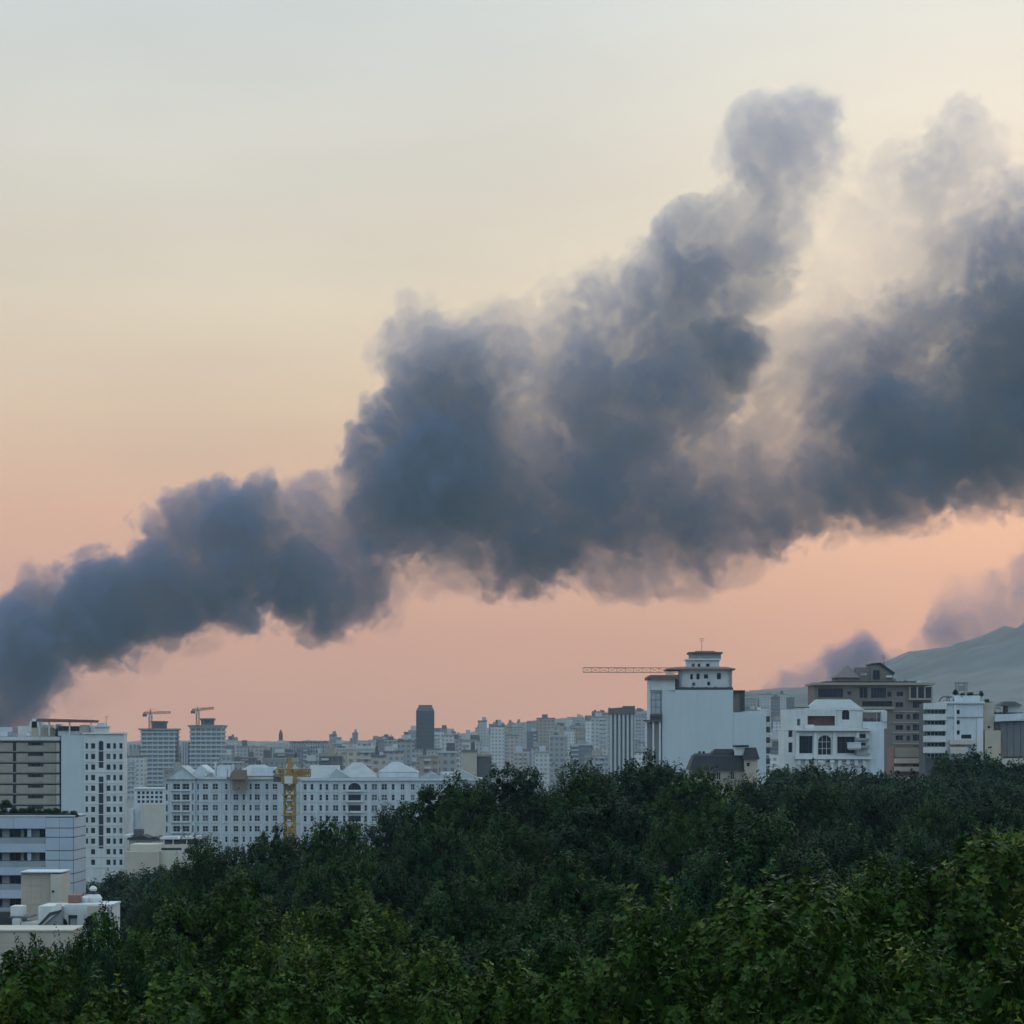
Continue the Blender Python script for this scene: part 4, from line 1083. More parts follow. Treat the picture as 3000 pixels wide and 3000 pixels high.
def unit(v): return v / np.maximum(np.linalg.norm(v, axis=-1, keepdims=True), 1e-6)
def crown_mesh(name, seed, R, H, n_lobe, n_shoot, per, leaf, lobed, upright=0.8, shoot_len=(0.5, 1.2), tuft=0.4):
    """a crown of leafy shoots standing on many lobes; every leaf is a small folded blade"""
    g = np.random.default_rng(seed)
    # leafy lobes spread over an uneven dome with voids between them, and an inner shell; undersides stay bare
    n_out = int(n_lobe * 0.68)
    ph = g.uniform(0, 6.28, 6)
    def shell(cnt, f):
        pts = []
        for _ in range(cnt):
            v = unit(g.normal(size=(14, 3))); v[:, 2] = np.abs(v[:, 2]) * 1.15 - 0.18
            az = np.arctan2(v[:, 1], v[:, 0])
            bulge = 0.90 + 0.10 * np.sin(3 * az + ph[0] + 2 * v[:, 2]) + 0.08 * np.sin(5 * az + ph[1] - 3 * v[:, 2])
            q = v * np.array([R, R, H * 0.72]) * (f * bulge * g.uniform(0.86, 1.0, 14))[:, None] + np.array([0, 0, H * 0.24])
            if pts:
                dd = np.linalg.norm(q[:, None] - np.array(pts)[None], axis=2).min(1)
                pts.append(q[int(dd.argmax())])
            else: pts.append(q[0])
        return np.array(pts)
    c = np.concatenate([shell(n_out, 0.82), shell(n_lobe - n_out, 0.42)])
    lr = np.concatenate([g.uniform(0.16, 0.27, n_out), g.uniform(0.22, 0.30, n_lobe - n_out)]) * R
    bc = c[n_out:]; nb = len(bc)
    k = g.integers(0, n_lobe, n_shoot * 5)
    d = unit(g.normal(size=(n_shoot * 5, 3)) + np.array([0, 0, 0.7]))
    ok = d[:, 2] > -0.1
    k, d = k[ok], d[ok]
    p = c[k] + d * (lr[k] * g.uniform(0.80, 1.0, len(k)))[:, None]
    dist = np.linalg.norm(p[:, None, :] - c[None], axis=2) / lr[None]
    dist[np.arange(len(p)), k] = 9
    keep = np.nonzero((dist.min(1) > 0.82) & (p[:, 2] > H * 0.02))[0][:n_shoot]
    p, d = p[keep], d[keep]
    n = len(p)
    sd = unit(d * 0.8 + np.array([0, 0, upright]) + g.normal(size=(n, 3)) * 0.33)
    L = g.uniform(shoot_len[0], shoot_len[1], n)
    L *= np.where(g.random(n) < 0.12, 1.7, 1.0)
    t = np.tile(np.linspace(0.05, 1.0, per), n).reshape(n, per) + g.uniform(-0.05, 0.05, (n, per))
    side = unit(np.cross(sd[:, None, :], g.normal(size=(n, per, 3))))
    tr = tuft * g.uniform(0.7, 1.25, (n, 1)) * (1.0 - 0.72 * t) * g.uniform(0.55, 1.0, (n, per))
    pos = p[:, None, :] + sd[:, None, :] * (L[:, None] * t)[..., None] + side * tr[..., None]
    axis = unit(side * 0.9 + sd[:, None, :] * 0.5 + g.normal(size=(n, per, 3)) * 0.25 + np.array([0, 0, -0.1]))
    nor = unit(side * (1.05 * (1 - t))[..., None] + sd[:, None, :] * (0.25 + 0.9 * t)[..., None] + g.normal(size=(n, per, 3)) * 0.28)
    axis = unit(axis + np.array([0, 0, -0.25]))
    lat = unit(np.cross(nor, axis)); nor = np.cross(axis, lat)
    size = leaf * g.uniform(0.65, 1.25, (n, per))[..., None]
    pos, axis, lat, nor, size = (q.reshape(-1, q.shape[-1]) for q in (pos, axis, lat, nor, size))
    # inner leaves that close the crown
    m = int(n * per * (0.22 if lobed else 0.13))
    kk = g.integers(0, n_lobe, m)
    ip = c[kk] + unit(g.normal(size=(m, 3))) * (lr[kk] * g.uniform(0.15, 0.66, m))[:, None]
    ip = np.where(g.random((m, 1)) < 0.5, ip, bc[g.integers(0, nb, m)] * g.uniform(0.5, 0.95, (m, 1)) + g.normal(size=(m, 3)) * 0.08 * R); ia = unit(g.normal(size=(m, 3))); il = unit(np.cross(ia, g.normal(size=(m, 3)))); inn = np.cross(ia, il)
    pos = np.concatenate([pos, ip]); axis = np.concatenate([axis, ia]); lat = np.concatenate([lat, il]); nor = np.concatenate([nor, inn]); size = np.concatenate([size, np.full((m, 1), 0.34 if lobed else 0.5)])
    if lobed:   # a maple-like blade: base, left lobe, notch, tip, notch, right lobe
        prof = [(-0.1, 0.0, 0.0), (0.25, -0.62, 0.10), (0.45, -0.26, 0.03), (1.0, 0.0, -0.10), (0.45, 0.26, 0.03), (0.25, 0.62, 0.10)]
        faces = [(0, 3, 2, 1), (0, 5, 4, 3)]
    else:
        prof = [(-0.1, 0.0, 0.0), (0.4, -0.45, 0.10), (1.0, 0.0, -0.06), (0.4, 0.45, 0.10)]
        faces = [(0, 3, 2, 1)]
    q = len(prof); N = len(pos)
    V = np.empty((N, q, 3), np.float32)
    for i, (a, s_, u) in enumerate(prof):
        V[:, i] = pos + axis * size * a + lat * size * s_ + nor * size * u
    Fc = np.concatenate([np.array(f)[None] + (np.arange(N) * q)[:, None] for f in faces])
    me = bpy.data.meshes.new(name)
    me.vertices.add(N * q); me.vertices.foreach_set('co', V.ravel())
    nf = len(Fc)
    me.loops.add(nf * 4); me.loops.foreach_set('vertex_index', Fc.ravel().astype(np.int32))
    me.polygons.add(nf); me.polygons.foreach_set('loop_start', np.arange(nf, dtype=np.int32) * 4)
    sh = np.concatenate([np.repeat(g.random(n), per), np.zeros(m)]).astype(np.float32)
    me.attributes.new('shoot', 'FLOAT', 'POINT').data.foreach_set('value', np.repeat(sh, q))
    me.update(calc_edges=True)
    zmax = float(V[..., 2].max())
    return me, zmax, c, lr
def trunk_mesh(name, seed, c, H0, R):
    r = random.Random(seed)
    mb = MB()
    top = H0 + float(c[:, 2].mean())
    mb.tube([(0, 0, -0.4), (0.1, 0.05, 0.5), (0.15, -0.1, H0 * 0.6), (0.0, 0.1, H0), (0.1, 0, top)], [0.55, 0.40, 0.32, 0.26, 0.10], 10)
    for i in range(min(14, len(c))):
        a = Vector((0.08, 0, H0 * r.uniform(0.7, 1.0))); e = Vector((float(c[i][0]), float(c[i][1]), H0 + float(c[i][2])))
        mid = a.lerp(e, 0.5) + Vector((0, 0, -0.4 + r.uniform(-.3, .3)))
        mb.tube([a, mid, e], [0.16, 0.10, 0.03], 6)
    return mb.mesh(name, ['bark'])
PROTO = {}
def proto(key, seed, R, H, H0, leafm, **kw):
    me, zt, c, lr = crown_mesh('crown', seed, R, H, **kw)
    me.materials.append(MATS[leafm])
    PROTO[key] = (me, trunk_mesh('trunk', seed, c, H0, R), H0, H0 + zt, R)
for k in range(3): proto('near%d' % k, 31 + k, 5.2, 9.0, 9.5, 'leaf_plane', n_lobe=40, n_shoot=800, per=38, leaf=0.165, lobed=True, tuft=0.27, shoot_len=(0.4, 0.8))
for k in range(3): proto('mid%d' % k, 41 + k, 5.2, 9.0, 9.5, 'leaf_green', n_lobe=46, n_shoot=950, per=36, leaf=0.16, lobed=False, tuft=0.28, shoot_len=(0.4, 0.85))
for k in range(2): proto('tall%d' % k, 51 + k, 4.4, 10.5, 9.0, 'leaf_dark', n_lobe=42, n_shoot=880, per=38, leaf=0.16, lobed=False, upright=1.2, shoot_len=(0.7, 1.4), tuft=0.28)
for k in range(2): proto('far%d' % k, 61 + k, 5.0, 8.5, 6.0, 'leaf_dark', n_lobe=36, n_shoot=620, per=26, leaf=0.24, lobed=False, tuft=0.36)
def tree(key, px, py, D, label, group, wide=1.0, mat=None, rot=None):
    me, tr, H0, Ht, R = PROTO[key]
    x = (px - 1500) * D / F
    gz = float(ground_z(x, D))
    H = CZ + (YH - py) * D / F - gz
    s = H / (Ht * 0.95)
    root = bpy.data.objects.new(TREE_NAME, None); COL.objects.link(root)
    root.location = (x, D, gz)
    root.rotation_euler = (0, 0, TR.uniform(0, 6.28) if rot is None else rot)
    root.scale = (s * wide, s * wide, s)
    tag(root, label, 'tree', group)
    link('trunk', tr, root)
    cr = link('crown', me, root, (0, 0, H0))
    if mat:
        cr.material_slots[0].link = 'OBJECT'; cr.material_slots[0].material = MATS[mat]
def before(px):
    for lim, what in ((190, 'panel clad building'), (365, 'white tower'), (480, 'pale block'), (760, 'gabled end of the long apartment house'), (930, 'yellow tower crane'), (1150, 'arched front of the long apartment house'), (1420, 'plain end of the long apartment house'), (1760, 'far hillside blocks'), (1880, 'pale fluted tower'), (2010, 'broad white tower'), (2240, 'black mansard roof'), (2560, 'white classical villa'), (2720, 'brown stone building'), (2900, 'white balcony building')):
        if px < lim: return what
    return 'blue grey clad building'
TR = random.Random(77)
TREE_NAME = 'plane_tree'
NEAR_L = 'bright plane tree of the nearest row facing the {}'
for i, (px, py, D, w) in enumerate(((3070, 2465, 64, .95), (2690, 2570, 62, .80), (2240, 2645, 58, .90), (1840, 2840, 54, .75), (1130, 2760, 68, .85), (680, 2890, 56, .80), (130, 2885, 60, .85), (2860, 2760, 50, .80), (1450, 2905, 55, .7), (2440, 2850, 48, .7))):
    tree('near%d' % (i % 3), px, py, D, NEAR_L.format(before(px)), 'nearest plane trees', w)
MID_L = 'rounded green plane tree amid the canopy facing the {}'
for i, (px, py, D, w, m_) in enumerate(((660, 2605, 108, .95, 'leaf_plane'), (1010, 2625, 106, .80, 'leaf_plane'), (430, 2735, 92, .70, 'leaf_green'), (315, 2708, 94, .48, 'leaf_green'), (245, 2752, 90, .40, 'leaf_dark'), (125, 2768, 86, .5, 'leaf_dark'), (215, 2790, 84, .42, 'leaf_green'), (10, 2850, 80, .5, 'leaf_dark'),
                                       (1330, 2580, 120, .85, None), (1680, 2540, 126, .9, None), (1530, 2700, 90, .85, None), (860, 2765, 84, .75, 'leaf_plane'), (1880, 2650, 102, .75, None), (2560, 2530, 108, .75, None), (2880, 2440, 128, .85, None), (2050, 2690, 88, .55, None))):
    tree('mid%d' % (i % 3), px, py, D, MID_L.format(before(px)), 'plane trees in the middle of the park', w, m_)
TALL_L = 'dark blue green tree with upright shoots in the hollow of the canopy'
for i, (px, py, D, w) in enumerate(((2230, 2380, 132, 1.0), (2060, 2480, 120, .7), (2480, 2420, 142, .9))):
    tree('tall%d' % (i % 2), px, py, D, TALL_L, 'upright dark trees in the canopy', w)
for i, (px, py, D, w) in enumerate(((600, 2455, 208, .85), (790, 2440, 214, .88), (985, 2405, 206, .88), (1160, 2358, 210, .9), (1330, 2288, 214, .92), (1510, 2250, 218, .95), (1700, 2236, 214, .95), (1880, 2226, 220, .98), (2050, 2258, 206, .85), (2200, 2272, 222, .8),
                                    (2390, 2296, 226, .85), (2560, 2315, 214, .8), (2730, 2340, 206, .85), (2920, 2340, 204, .9), (3100, 2325, 202, .9))):
    tree('mid%d' % (i % 3) if i % 3 else 'tall%d' % (i % 2), px, py, D, 'dark spiky tree on the canopy crest before the ' + before(px), 'trees along the crest of the canopy', w, 'leaf_dark' if i % 2 else 'leaf_green')
for i, (px, py, D, w) in enumerate(((760, 2535, 164, .85), (1020, 2500, 168, .85), (1260, 2420, 170, .9), (1500, 2372, 174, .92), (1770, 2345, 174, .98), (2010, 2390, 166, .75), (2680, 2425, 172, .85), (3040, 2400, 164, .85),
                                    (1160, 2540, 146, .8), (1450, 2475, 148, .85), (1800, 2470, 144, .85), (500, 2590, 176, .7))):
    tree('mid%d' % (i % 3) if i % 3 else 'tall%d' % (i % 2), px, py, D, 'green tree just below the canopy crest under the ' + before(px), 'second row of the canopy', w, 'leaf_green' if i % 2 else 'leaf_dark')
for i, px in enumerate(range(1230, 3120, 118)):
    tree('far%d' % (i % 2), px + TR.uniform(-25, 25), 2385 + TR.uniform(0, 45), 262 + TR.uniform(-12, 12), 'low shaded tree behind the canopy crest before the ' + before(px), 'low trees behind the crest', 0.95)
for i, px in enumerate(range(600, 1230, 105)):
    tree('far%d' % (i % 2), px + TR.uniform(-20, 20), 2545 - (px - 600) * 0.12 + TR.uniform(0, 30), 240 + TR.uniform(-8, 8), 'low shaded tree behind the canopy crest before the ' + before(px), 'low trees behind the crest', 0.9)
TREE_NAME = 'street_tree'
FAR_L = 'small dark hazy tree between the white tower and the park canopy'
for i, (px, py, D) in enumerate(((268, 2600, 335), (330, 2575, 350), (400, 2560, 345), (460, 2562, 330), (520, 2548, 330), (330, 2645, 300), (450, 2640, 292), (370, 2610, 300), (520, 2600, 290), (570, 2545, 300))):
    tree('far%d' % (i % 2), px, py, D, FAR_L, 'trees below the white tower', 0.95)
for i, (px, py, D) in enumerate(((2320, 2262, 330), (2372, 2244, 345), (2470, 2262, 340), (2540, 2266, 330), (2610, 2272, 325), (2690, 2274, 320), (2760, 2272, 335), (2845, 2205, 352), (2800, 2280, 330), (2905, 2232, 352), (2965, 2238, 352), (3040, 2232, 352), (2240, 2288, 320), (2880, 2280, 330), (2990, 2285, 320), (2660, 2300, 290), (2500, 2300, 290), (2800, 2310, 285), (2940, 2310, 285), (3060, 2300, 285))):
    tree('far%d' % (i % 2), px, py, D, 'hazy dark tree at the foot of the ' + before(px), 'trees at the foot of the villas', 0.85)
# planted roofs
def roof_shrub(px, pt, D, y, w, h, label, group):
    me = PROTO['far0'][0]; R = PROTO['far0'][4]
    o = bpy.data.objects.new('roof_shrub', None); COL.objects.link(o)
    s = D / F
    o.location = ((px - 1500) * s, D + y, CZ + (YH - pt) * s - h)
    sc = w / (2 * R)
    o.scale = (sc, sc * 0.6, h / 9.3); o.rotation_euler = (0, 0, TR.uniform(0, 6))
    tag(o, label, 'shrub', group)
    link('foliage', me, o)
    link('stem', PROTO['far0'][1], o, (0, 0, -6.0)).scale = (0.5, 0.5, 0.75)
for k in range(9):
    roof_shrub(8 + 25 * k, 2361 + (k * 5 % 7) if k < 7 else 2372, 320, 1.6, 2.1, 1.25, 'dark clipped shrub in the roof planter of the panel clad building', 'shrubs on the panel clad building')
roof_shrub(8, 2338, 320, 2.2, 2.4, 1.9, 'tall dark shrub at the end of the roof planter on the panel clad building', None)
for px, pt, w in ((2806, 2016, 1.4), (2826, 2026, 1.6), (2850, 2024, 1.8), (2866, 2030, 1.2), (2882, 2020, 1.5), (2898, 2044, 1.6), (2912, 2052, 1.2)):
    roof_shrub(px, pt, 500, 2.6, w * 1.25, 1.5, 'dark plant on the roof terrace of the white balcony building', 'plants on the white balcony building')
# ------------------------------------------------------------------ smoke
class Lattice:
    """tiling random lattice sampled with smooth trilinear interpolation (value noise)"""
    def __init__(self, seed, n=48):
        self.n = n
        self.a = np.random.default_rng(seed).random((n, n, n), dtype=np.float32)
        q, _ = np.linalg.qr(np.random.default_rng(seed + 900).normal(size=(3, 3)))
        self.rot = q.astype(np.float32)                   # turned, so that no lattice direction shows
    def __call__(self, x, y, z):
        n = self.n; r = self.rot
        x, y, z = r[0, 0] * x + r[0, 1] * y + r[0, 2] * z, r[1, 0] * x + r[1, 1] * y + r[1, 2] * z, r[2, 0] * x + r[2, 1] * y + r[2, 2] * z
        xf, yf, zf = np.floor(x), np.floor(y), np.floor(z)
        tx, ty, tz = x - xf, y - yf, z - zf
        tx = tx * tx * (3 - 2 * tx); ty = ty * ty * (3 - 2 * ty); tz = tz * tz * (3 - 2 * tz)
        x0 = xf.astype(np.int32) % n; y0 = yf.astype(np.int32) % n; z0 = zf.astype(np.int32) % n
        x1 = (x0 + 1) % n; y1 = (y0 + 1) % n; z1 = (z0 + 1) % n
        a = self.a.ravel(); nn = n * n
        g = lambda i, j, k: a[i * nn + j * n + k]
        c0 = (g(x0, y0, z0) * (1 - tx) + g(x1, y0, z0) * tx) * (1 - ty) + (g(x0, y1, z0) * (1 - tx) + g(x1, y1, z0) * tx) * ty
        c1 = (g(x0, y0, z1) * (1 - tx) + g(x1, y0, z1) * tx) * (1 - ty) + (g(x0, y1, z1) * (1 - tx) + g(x1, y1, z1) * tx) * ty
        return c0 * (1 - tz) + c1 * tz

def smoke_material(name, color, scale, aniso):
    m = bpy.data.materials.new(name)
    m.use_nodes = True
    t = m.node_tree
    t.nodes.clear()
    o = nd(t, 'ShaderNodeOutputMaterial')
    v = nd(t, 'ShaderNodeVolumePrincipled')
    v.inputs['Color'].default_value = (*color, 1)
    v.inputs['Density'].default_value = scale
    v.inputs['Density Attribute'].default_value = 'density'
    v.inputs['Anisotropy'].default_value = aniso
    t.links.new(v.outputs[0], o.inputs['Volume'])
    return m

def smoke_volume(name, label, puffs, D, vox, thick, mat, seed, sizes, amp, soft):
    """puffs: (px, py, radius px, density per metre). Spheres in space round distance D, eaten by billowing noise, stored as a voxel fog."""
    rng = random.Random(seed)
    s = D / F
    P = []
    for (px, py, r, d) in puffs:
        P.append(((px - 1500) * s, D + rng.uniform(-0.55, 0.55) * thick * 0.5, CZ + (YH - py) * s, r * s, d))
    # smaller billows bud from the flanks of each puff
    for lev, (k0, fr) in enumerate(((4, (0.32, 0.50)), (2, (0.40, 0.55)))):
        src = P[:] if lev == 0 else P[len(puffs):]
        for (x, y, z, r, d) in src:
            for _ in range(k0):
                v = Vector((rng.gauss(0, 1), rng.gauss(0, 0.8), rng.gauss(0.25, 1))).normalized()
                rr = r * rng.uniform(*fr)
                q = r * 0.92 + rr * 0.05
                P.append((x + v.x * q, y + v.y * q, z + v.z * q, rr, d * rng.uniform(0.6, 0.95)))
    P = np.array(P, np.float32)
    lo = (P[:, :3] - P[:, 3:4] * 1.35).min(0); hi = (P[:, :3] + P[:, 3:4] * 1.35).max(0)
    vv = np.array([vox, vox * 1.7, vox], np.float32)      # coarser along the line from the city
    n = np.ceil((hi - lo) / vv).astype(int) + 1
    hi = lo + (n - 1) * vv
    nx, ny, nz = (int(v) for v in n)
    f = np.full((nx, ny, nz), -9.0, np.float32)      # how deep inside the nearest puff
    wsum = np.zeros((nx, ny, nz), np.float32)
    dsum = np.zeros((nx, ny, nz), np.float32)
    ax = [lo[i] + vv[i] * np.arange(n[i], dtype=np.float32) for i in range(3)]
    for x, y, z, r, d in P:
        R = r * 1.62
        sl = []
        for i, c in enumerate((x, y, z)):
            a = max(0, int((c - R - lo[i]) / vv[i])); b = min(int(n[i]), int((c + R - lo[i]) / vv[i]) + 2)
            sl.append(slice(a, b))
        sl = tuple(sl)
        dx = (ax[0][sl[0]] - x)[:, None, None]; dy = (ax[1][sl[1]] - y)[None, :, None]; dz = (ax[2][sl[2]] - z)[None, None, :]
        q = 1 - np.sqrt(dx * dx + dy * dy + dz * dz) / r
        f[sl] = np.maximum(f[sl], q)
        w = np.clip(q + 0.35, 0, None) ** 2
        wsum[sl] += w; dsum[sl] += w * d
    ii = np.nonzero(f > -0.6)
    bias = 0.17
    X, Y, Z = ax[0][ii[0]], ax[1][ii[1]], ax[2][ii[2]]
    L = [Lattice(seed * 10 + k) for k in range(5)]
    # swirl: look the puffs up at displaced places, then add billows of falling size
    a = sizes[0]; b2 = sizes[1]
    def wob(k, size): return L[k](X / size + 7 * k, Y / size + 3, Z / size) - 0.5
    ox = wob(0, a) * a * 0.40 + wob(2, b2) * b2 * 0.55; oz = wob(1, a) * a * 0.40 + wob(3, b2) * b2 * 0.55; oy = wob(2, a) * a * 0.5
    def look(arr):
        i = np.clip(np.rint((X + ox - lo[0]) / vox).astype(np.int32), 0, nx - 1)
        j = np.clip(np.rint((Y + oy - lo[1]) / vv[1]).astype(np.int32), 0, ny - 1)
        k = np.clip(np.rint((Z + oz - lo[2]) / vox).astype(np.int32), 0, nz - 1)
        return arr[i, j, k]
    fw, ww, dw = look(f), look(wsum), look(dsum)
    X2 = X + ox * 0.6; Z2 = Z + oz * 0.6
    nsum = np.zeros_like(X)
    for k, (size, g) in enumerate(zip(sizes, amp)):
        v = L[k % 5](X2 / size + 3.1 * k, Y / size, Z2 / size)
        b = np.abs(2 * v - 1) if k else v * 1.0
        nsum += g * (b - (0.36 if k else 0.5))
    thin = 1 - np.clip(dw / np.maximum(ww, 1e-5) / 0.022, 0, 1)        # thin smoke is more torn
    v = np.maximum(fw, -0.4) + nsum * (1 + 0.9 * thin) + bias + 0.13 * thin
    e = np.clip(v / soft, 0, 1)
    e = e * e * (3 - 2 * e)
    big = L[2](X / (sizes[0] * 1.7), Y / (sizes[0] * 1.7), Z / (sizes[0] * 1.7) + 5)
    dens = np.zeros((nx, ny, nz), np.float32)
    dens[ii] = e * dw / np.maximum(ww, 1e-5) * np.clip(0.45 + 1.1 * big, 0.2, 1.6)
    # a point for each voxel carries its density; the node group turns them into one fog volume
    me = bpy.data.meshes.new(name)
    flat = dens.transpose(2, 1, 0).ravel()                 # index = ix + nx*(iy + ny*iz)
    me.vertices.add(flat.size)
    at = me.attributes.new('fog', 'FLOAT', 'POINT')
    at.data.foreach_set('value', flat)
    o = bpy.data.objects.new(name, me)
    COL.objects.link(o)
    tag(o, label, 'smoke', kind='stuff')
    g = bpy.data.node_groups.new(name + '_fog', 'GeometryNodeTree')
    g.interface.new_socket('Geometry', in_out='INPUT', socket_type='NodeSocketGeometry')
    g.interface.new_socket('Geometry', in_out='OUTPUT', socket_type='NodeSocketGeometry')
    gi = g.nodes.new('NodeGroupInput'); go = g.nodes.new('NodeGroupOutput')
    vc = g.nodes.new('GeometryNodeVolumeCube')
    vc.inputs['Min'].default_value = [float(t) for t in lo]; vc.inputs['Max'].default_value = [float(t) for t in hi]
    vc.inputs['Resolution X'].default_value = nx; vc.inputs['Resolution Y'].default_value = ny; vc.inputs['Resolution Z'].default_value = nz
    pos = g.nodes.new('GeometryNodeInputPosition')
    sub = g.nodes.new('ShaderNodeVectorMath'); sub.operation = 'SUBTRACT'
    sub.inputs[1].default_value = [float(t) for t in lo]
    sc = g.nodes.new('ShaderNodeVectorMath'); sc.operation = 'DIVIDE'; sc.inputs[1].default_value = [float(t) for t in vv]
    g.links.new(pos.outputs[0], sub.inputs[0]); g.links.new(sub.outputs[0], sc.inputs[0])
    sp = g.nodes.new('ShaderNodeSeparateXYZ'); g.links.new(sc.outputs[0], sp.inputs[0])
    def to_int(sock):
        c = g.nodes.new('FunctionNodeFloatToInt'); c.rounding_mode = 'ROUND'; g.links.new(sock, c.inputs[0]); return c.outputs[0]
    def imath(op, x, y):
        m = g.nodes.new('FunctionNodeIntegerMath'); m.operation = op
        for i, v_ in enumerate((x, y)):
            if isinstance(v_, int): m.inputs[i].default_value = v_
            else: g.links.new(v_, m.inputs[i])
        return m.outputs[0]
    idx = imath('ADD', to_int(sp.outputs[0]), imath('MULTIPLY', nx, imath('ADD', to_int(sp.outputs[1]), imath('MULTIPLY', ny, to_int(sp.outputs[2])))))
    na = g.nodes.new('GeometryNodeInputNamedAttribute'); na.data_type = 'FLOAT'; na.inputs['Name'].default_value = 'fog'
    si = g.nodes.new('GeometryNodeSampleIndex'); si.data_type = 'FLOAT'; si.domain = 'POINT'
    g.links.new(gi.outputs[0], si.inputs['Geometry']); g.links.new(na.outputs['Attribute'], si.inputs['Value']); g.links.new(idx, si.inputs['Index'])
    g.links.new(si.outputs[0], vc.inputs['Density'])
    sm = g.nodes.new('GeometryNodeSetMaterial'); sm.inputs['Material'].default_value = mat
    g.links.new(vc.outputs[0], sm.inputs[0]); g.links.new(sm.outputs[0], go.inputs[0])
    me.materials.append(mat)
    md = o.modifiers.new('fog', 'NODES'); md.node_group = g
    return o

MAIN = []
def puff(px, py, r, d=1.0): MAIN.append((px, py, r, d * 0.027))
# the dense root of the plume and its rising trunk
for a in [(-330, 2240, 150), (-220, 2150, 175), (-100, 2060, 185), (0, 1960, 180), (-60, 2160, 120), (40, 2060, 70), (110, 1880, 175), (130, 1720, 90),
          (60, 1830, 120), (250, 1800, 165), (240, 1690, 90), (370, 1760, 160), (400, 1650, 80), (500, 1680, 190), (520, 1560, 120), (620, 1540, 140),
          (700, 1600, 180), (770, 1500, 110), (830, 1630, 160), (640, 1730, 130), (500, 1800, 110), (330, 1860, 110)]:
    puff(a[0], a[1] + 14, a[2] * 0.86)
for a in [(900, 1700, 130, .9), (980, 1630, 105, .5), (930, 1510, 88, .6), (1000, 1500, 82, .5), (1070, 1700, 115, .6), (1060, 1580, 90, .4), (1000, 1780, 80, .6), (960, 1560, 110, .5)]:
    puff(*a)
# the first big billow
for a in [(1180, 1500, 140, 1), (1160, 1330, 120, 1), (1290, 1420, 210, 1.2), (1230, 1260, 130, 1.1), (1400, 1350, 180, 1.2), (1390, 1130, 165, 1.1), (1420, 1030, 110, 1.),
          (1330, 1230, 120, 1.1), (1200, 1100, 75, .35), (1180, 1030, 80, .3), (1280, 970, 90, .3), (1370, 930, 60, .3), (1450, 950, 70, .3), (1230, 1190, 60, .4)]:
    puff(*a)
for a in [(1540, 1560, 180, 1.1), (1600, 1420, 150, 1), (1640, 1590, 100, .9), (1420, 1560, 110, .7), (1500, 1290, 80, .3), (1530, 1180, 90, .28), (1570, 1000, 110, .35), (1500, 920, 60, .3)]:
    puff(*a)
for a in [(1170, 1260, 105, 1.1), (1150, 1410, 110, 1.1), (1300, 1090, 110, 1.0), (1380, 1020, 105, 1.0), (1440, 1180, 110, 1.0)]:
    puff(*a)
# second billow
for a in [(1700, 1190, 150, .9), (1780, 1320, 180, .9), (1640, 1060, 140, .5), (1720, 930, 130, .4), (1760, 840, 80, .3), (1700, 860, 70, .3), (1850, 1080, 170, .8), (1830, 960, 120, .5),
          (1900, 880, 90, .4), (1800, 1480, 150, .9), (1920, 1280, 130, .6), (1980, 1480, 150, .8), (1900, 1420, 110, .4), (2130, 1060, 110, 1.3), (2030, 1160, 130, .8),
          (2000, 980, 140, .7), (2060, 840, 150, .7), (2030, 720, 90, .5), (2170, 800, 130, .65), (2200, 690, 110, .6), (2300, 640, 100, .55), (2330, 540, 85, .5)]:
    puff(*a)
for a in [(1480, 1430, 140, .9), (1560, 1300, 110, .6), (1620, 1180, 120, .55), (1900, 1180, 150, .7), (1740, 1060, 130, .6), (1850, 1380, 140, .6), (2030, 1360, 120, .45), (1660, 1500, 130, .8), (1330, 1560, 110, .7), (1960, 1100, 130, .7), (2090, 960, 110, .6), (2060, 1260, 110, .6)]:
    puff(*a)
# the tall thin head
for a in [(2300, 560, 80, .6), (2270, 500, 80, .5), (2310, 480, 70, .5), (2280, 430, 85, .42), (2220, 440, 60, .32), (2170, 420, 45, .28), (2140, 440, 35, .25), (2200, 380, 55, .3), (2250, 350, 60, .35), (2330, 400, 80, .42), (2390, 420, 80, .4),
          (2370, 340, 55, .36), (2420, 320, 50, .36), (2450, 350, 50, .3), (2460, 420, 50, .28), (2400, 500, 60, .3), (2440, 490, 50, .22), (2500, 500, 40, .18), (2480, 560, 45, .12), (2240, 590, 70, .45), (2360, 590, 60, .3)]:
    puff(*a)
for a in [(2280, 440, 110, .3), (2380, 400, 110, .3), (2420, 350, 80, .28), (2220, 400, 90, .24), (1760, 1600, 110, .6), (1450, 1630, 110, .5), (1500, 1660, 90, .4), (1330, 1650, 100, .4), (1240, 1010, 100, .4), (1330, 960, 90, .4), (1480, 980, 100, .5), (1620, 900, 90, .4), (1880, 860, 90, .45), (1960, 760, 90, .45), (1560, 1090, 110, .5)]:
    puff(*a)
# lower wing
for a in [(2120, 1500, 140, .9), (2250, 1460, 130, .9), (2120, 1330, 110, .35), (2260, 1290, 110, .35), (2380, 1270, 100, .3), (2390, 1430, 140, .8), (2270, 1140, 110, .35), (2390, 1110, 120, .4),
          (2430, 960, 110, .35), (2320, 930, 110, .14), (2380, 800, 120, .12), (2300, 1030, 90, .25), (2250, 1230, 100, .45), (2350, 1200, 110, .45), (2480, 1060, 110, .5), (2500, 900, 100, .35), (2560, 830, 90, .3), (2470, 1220, 120, .6), (2420, 1320, 120, .6), (2300, 1370, 110, .6), (2200, 1390, 110, .6)]:
   
    puff(*a)
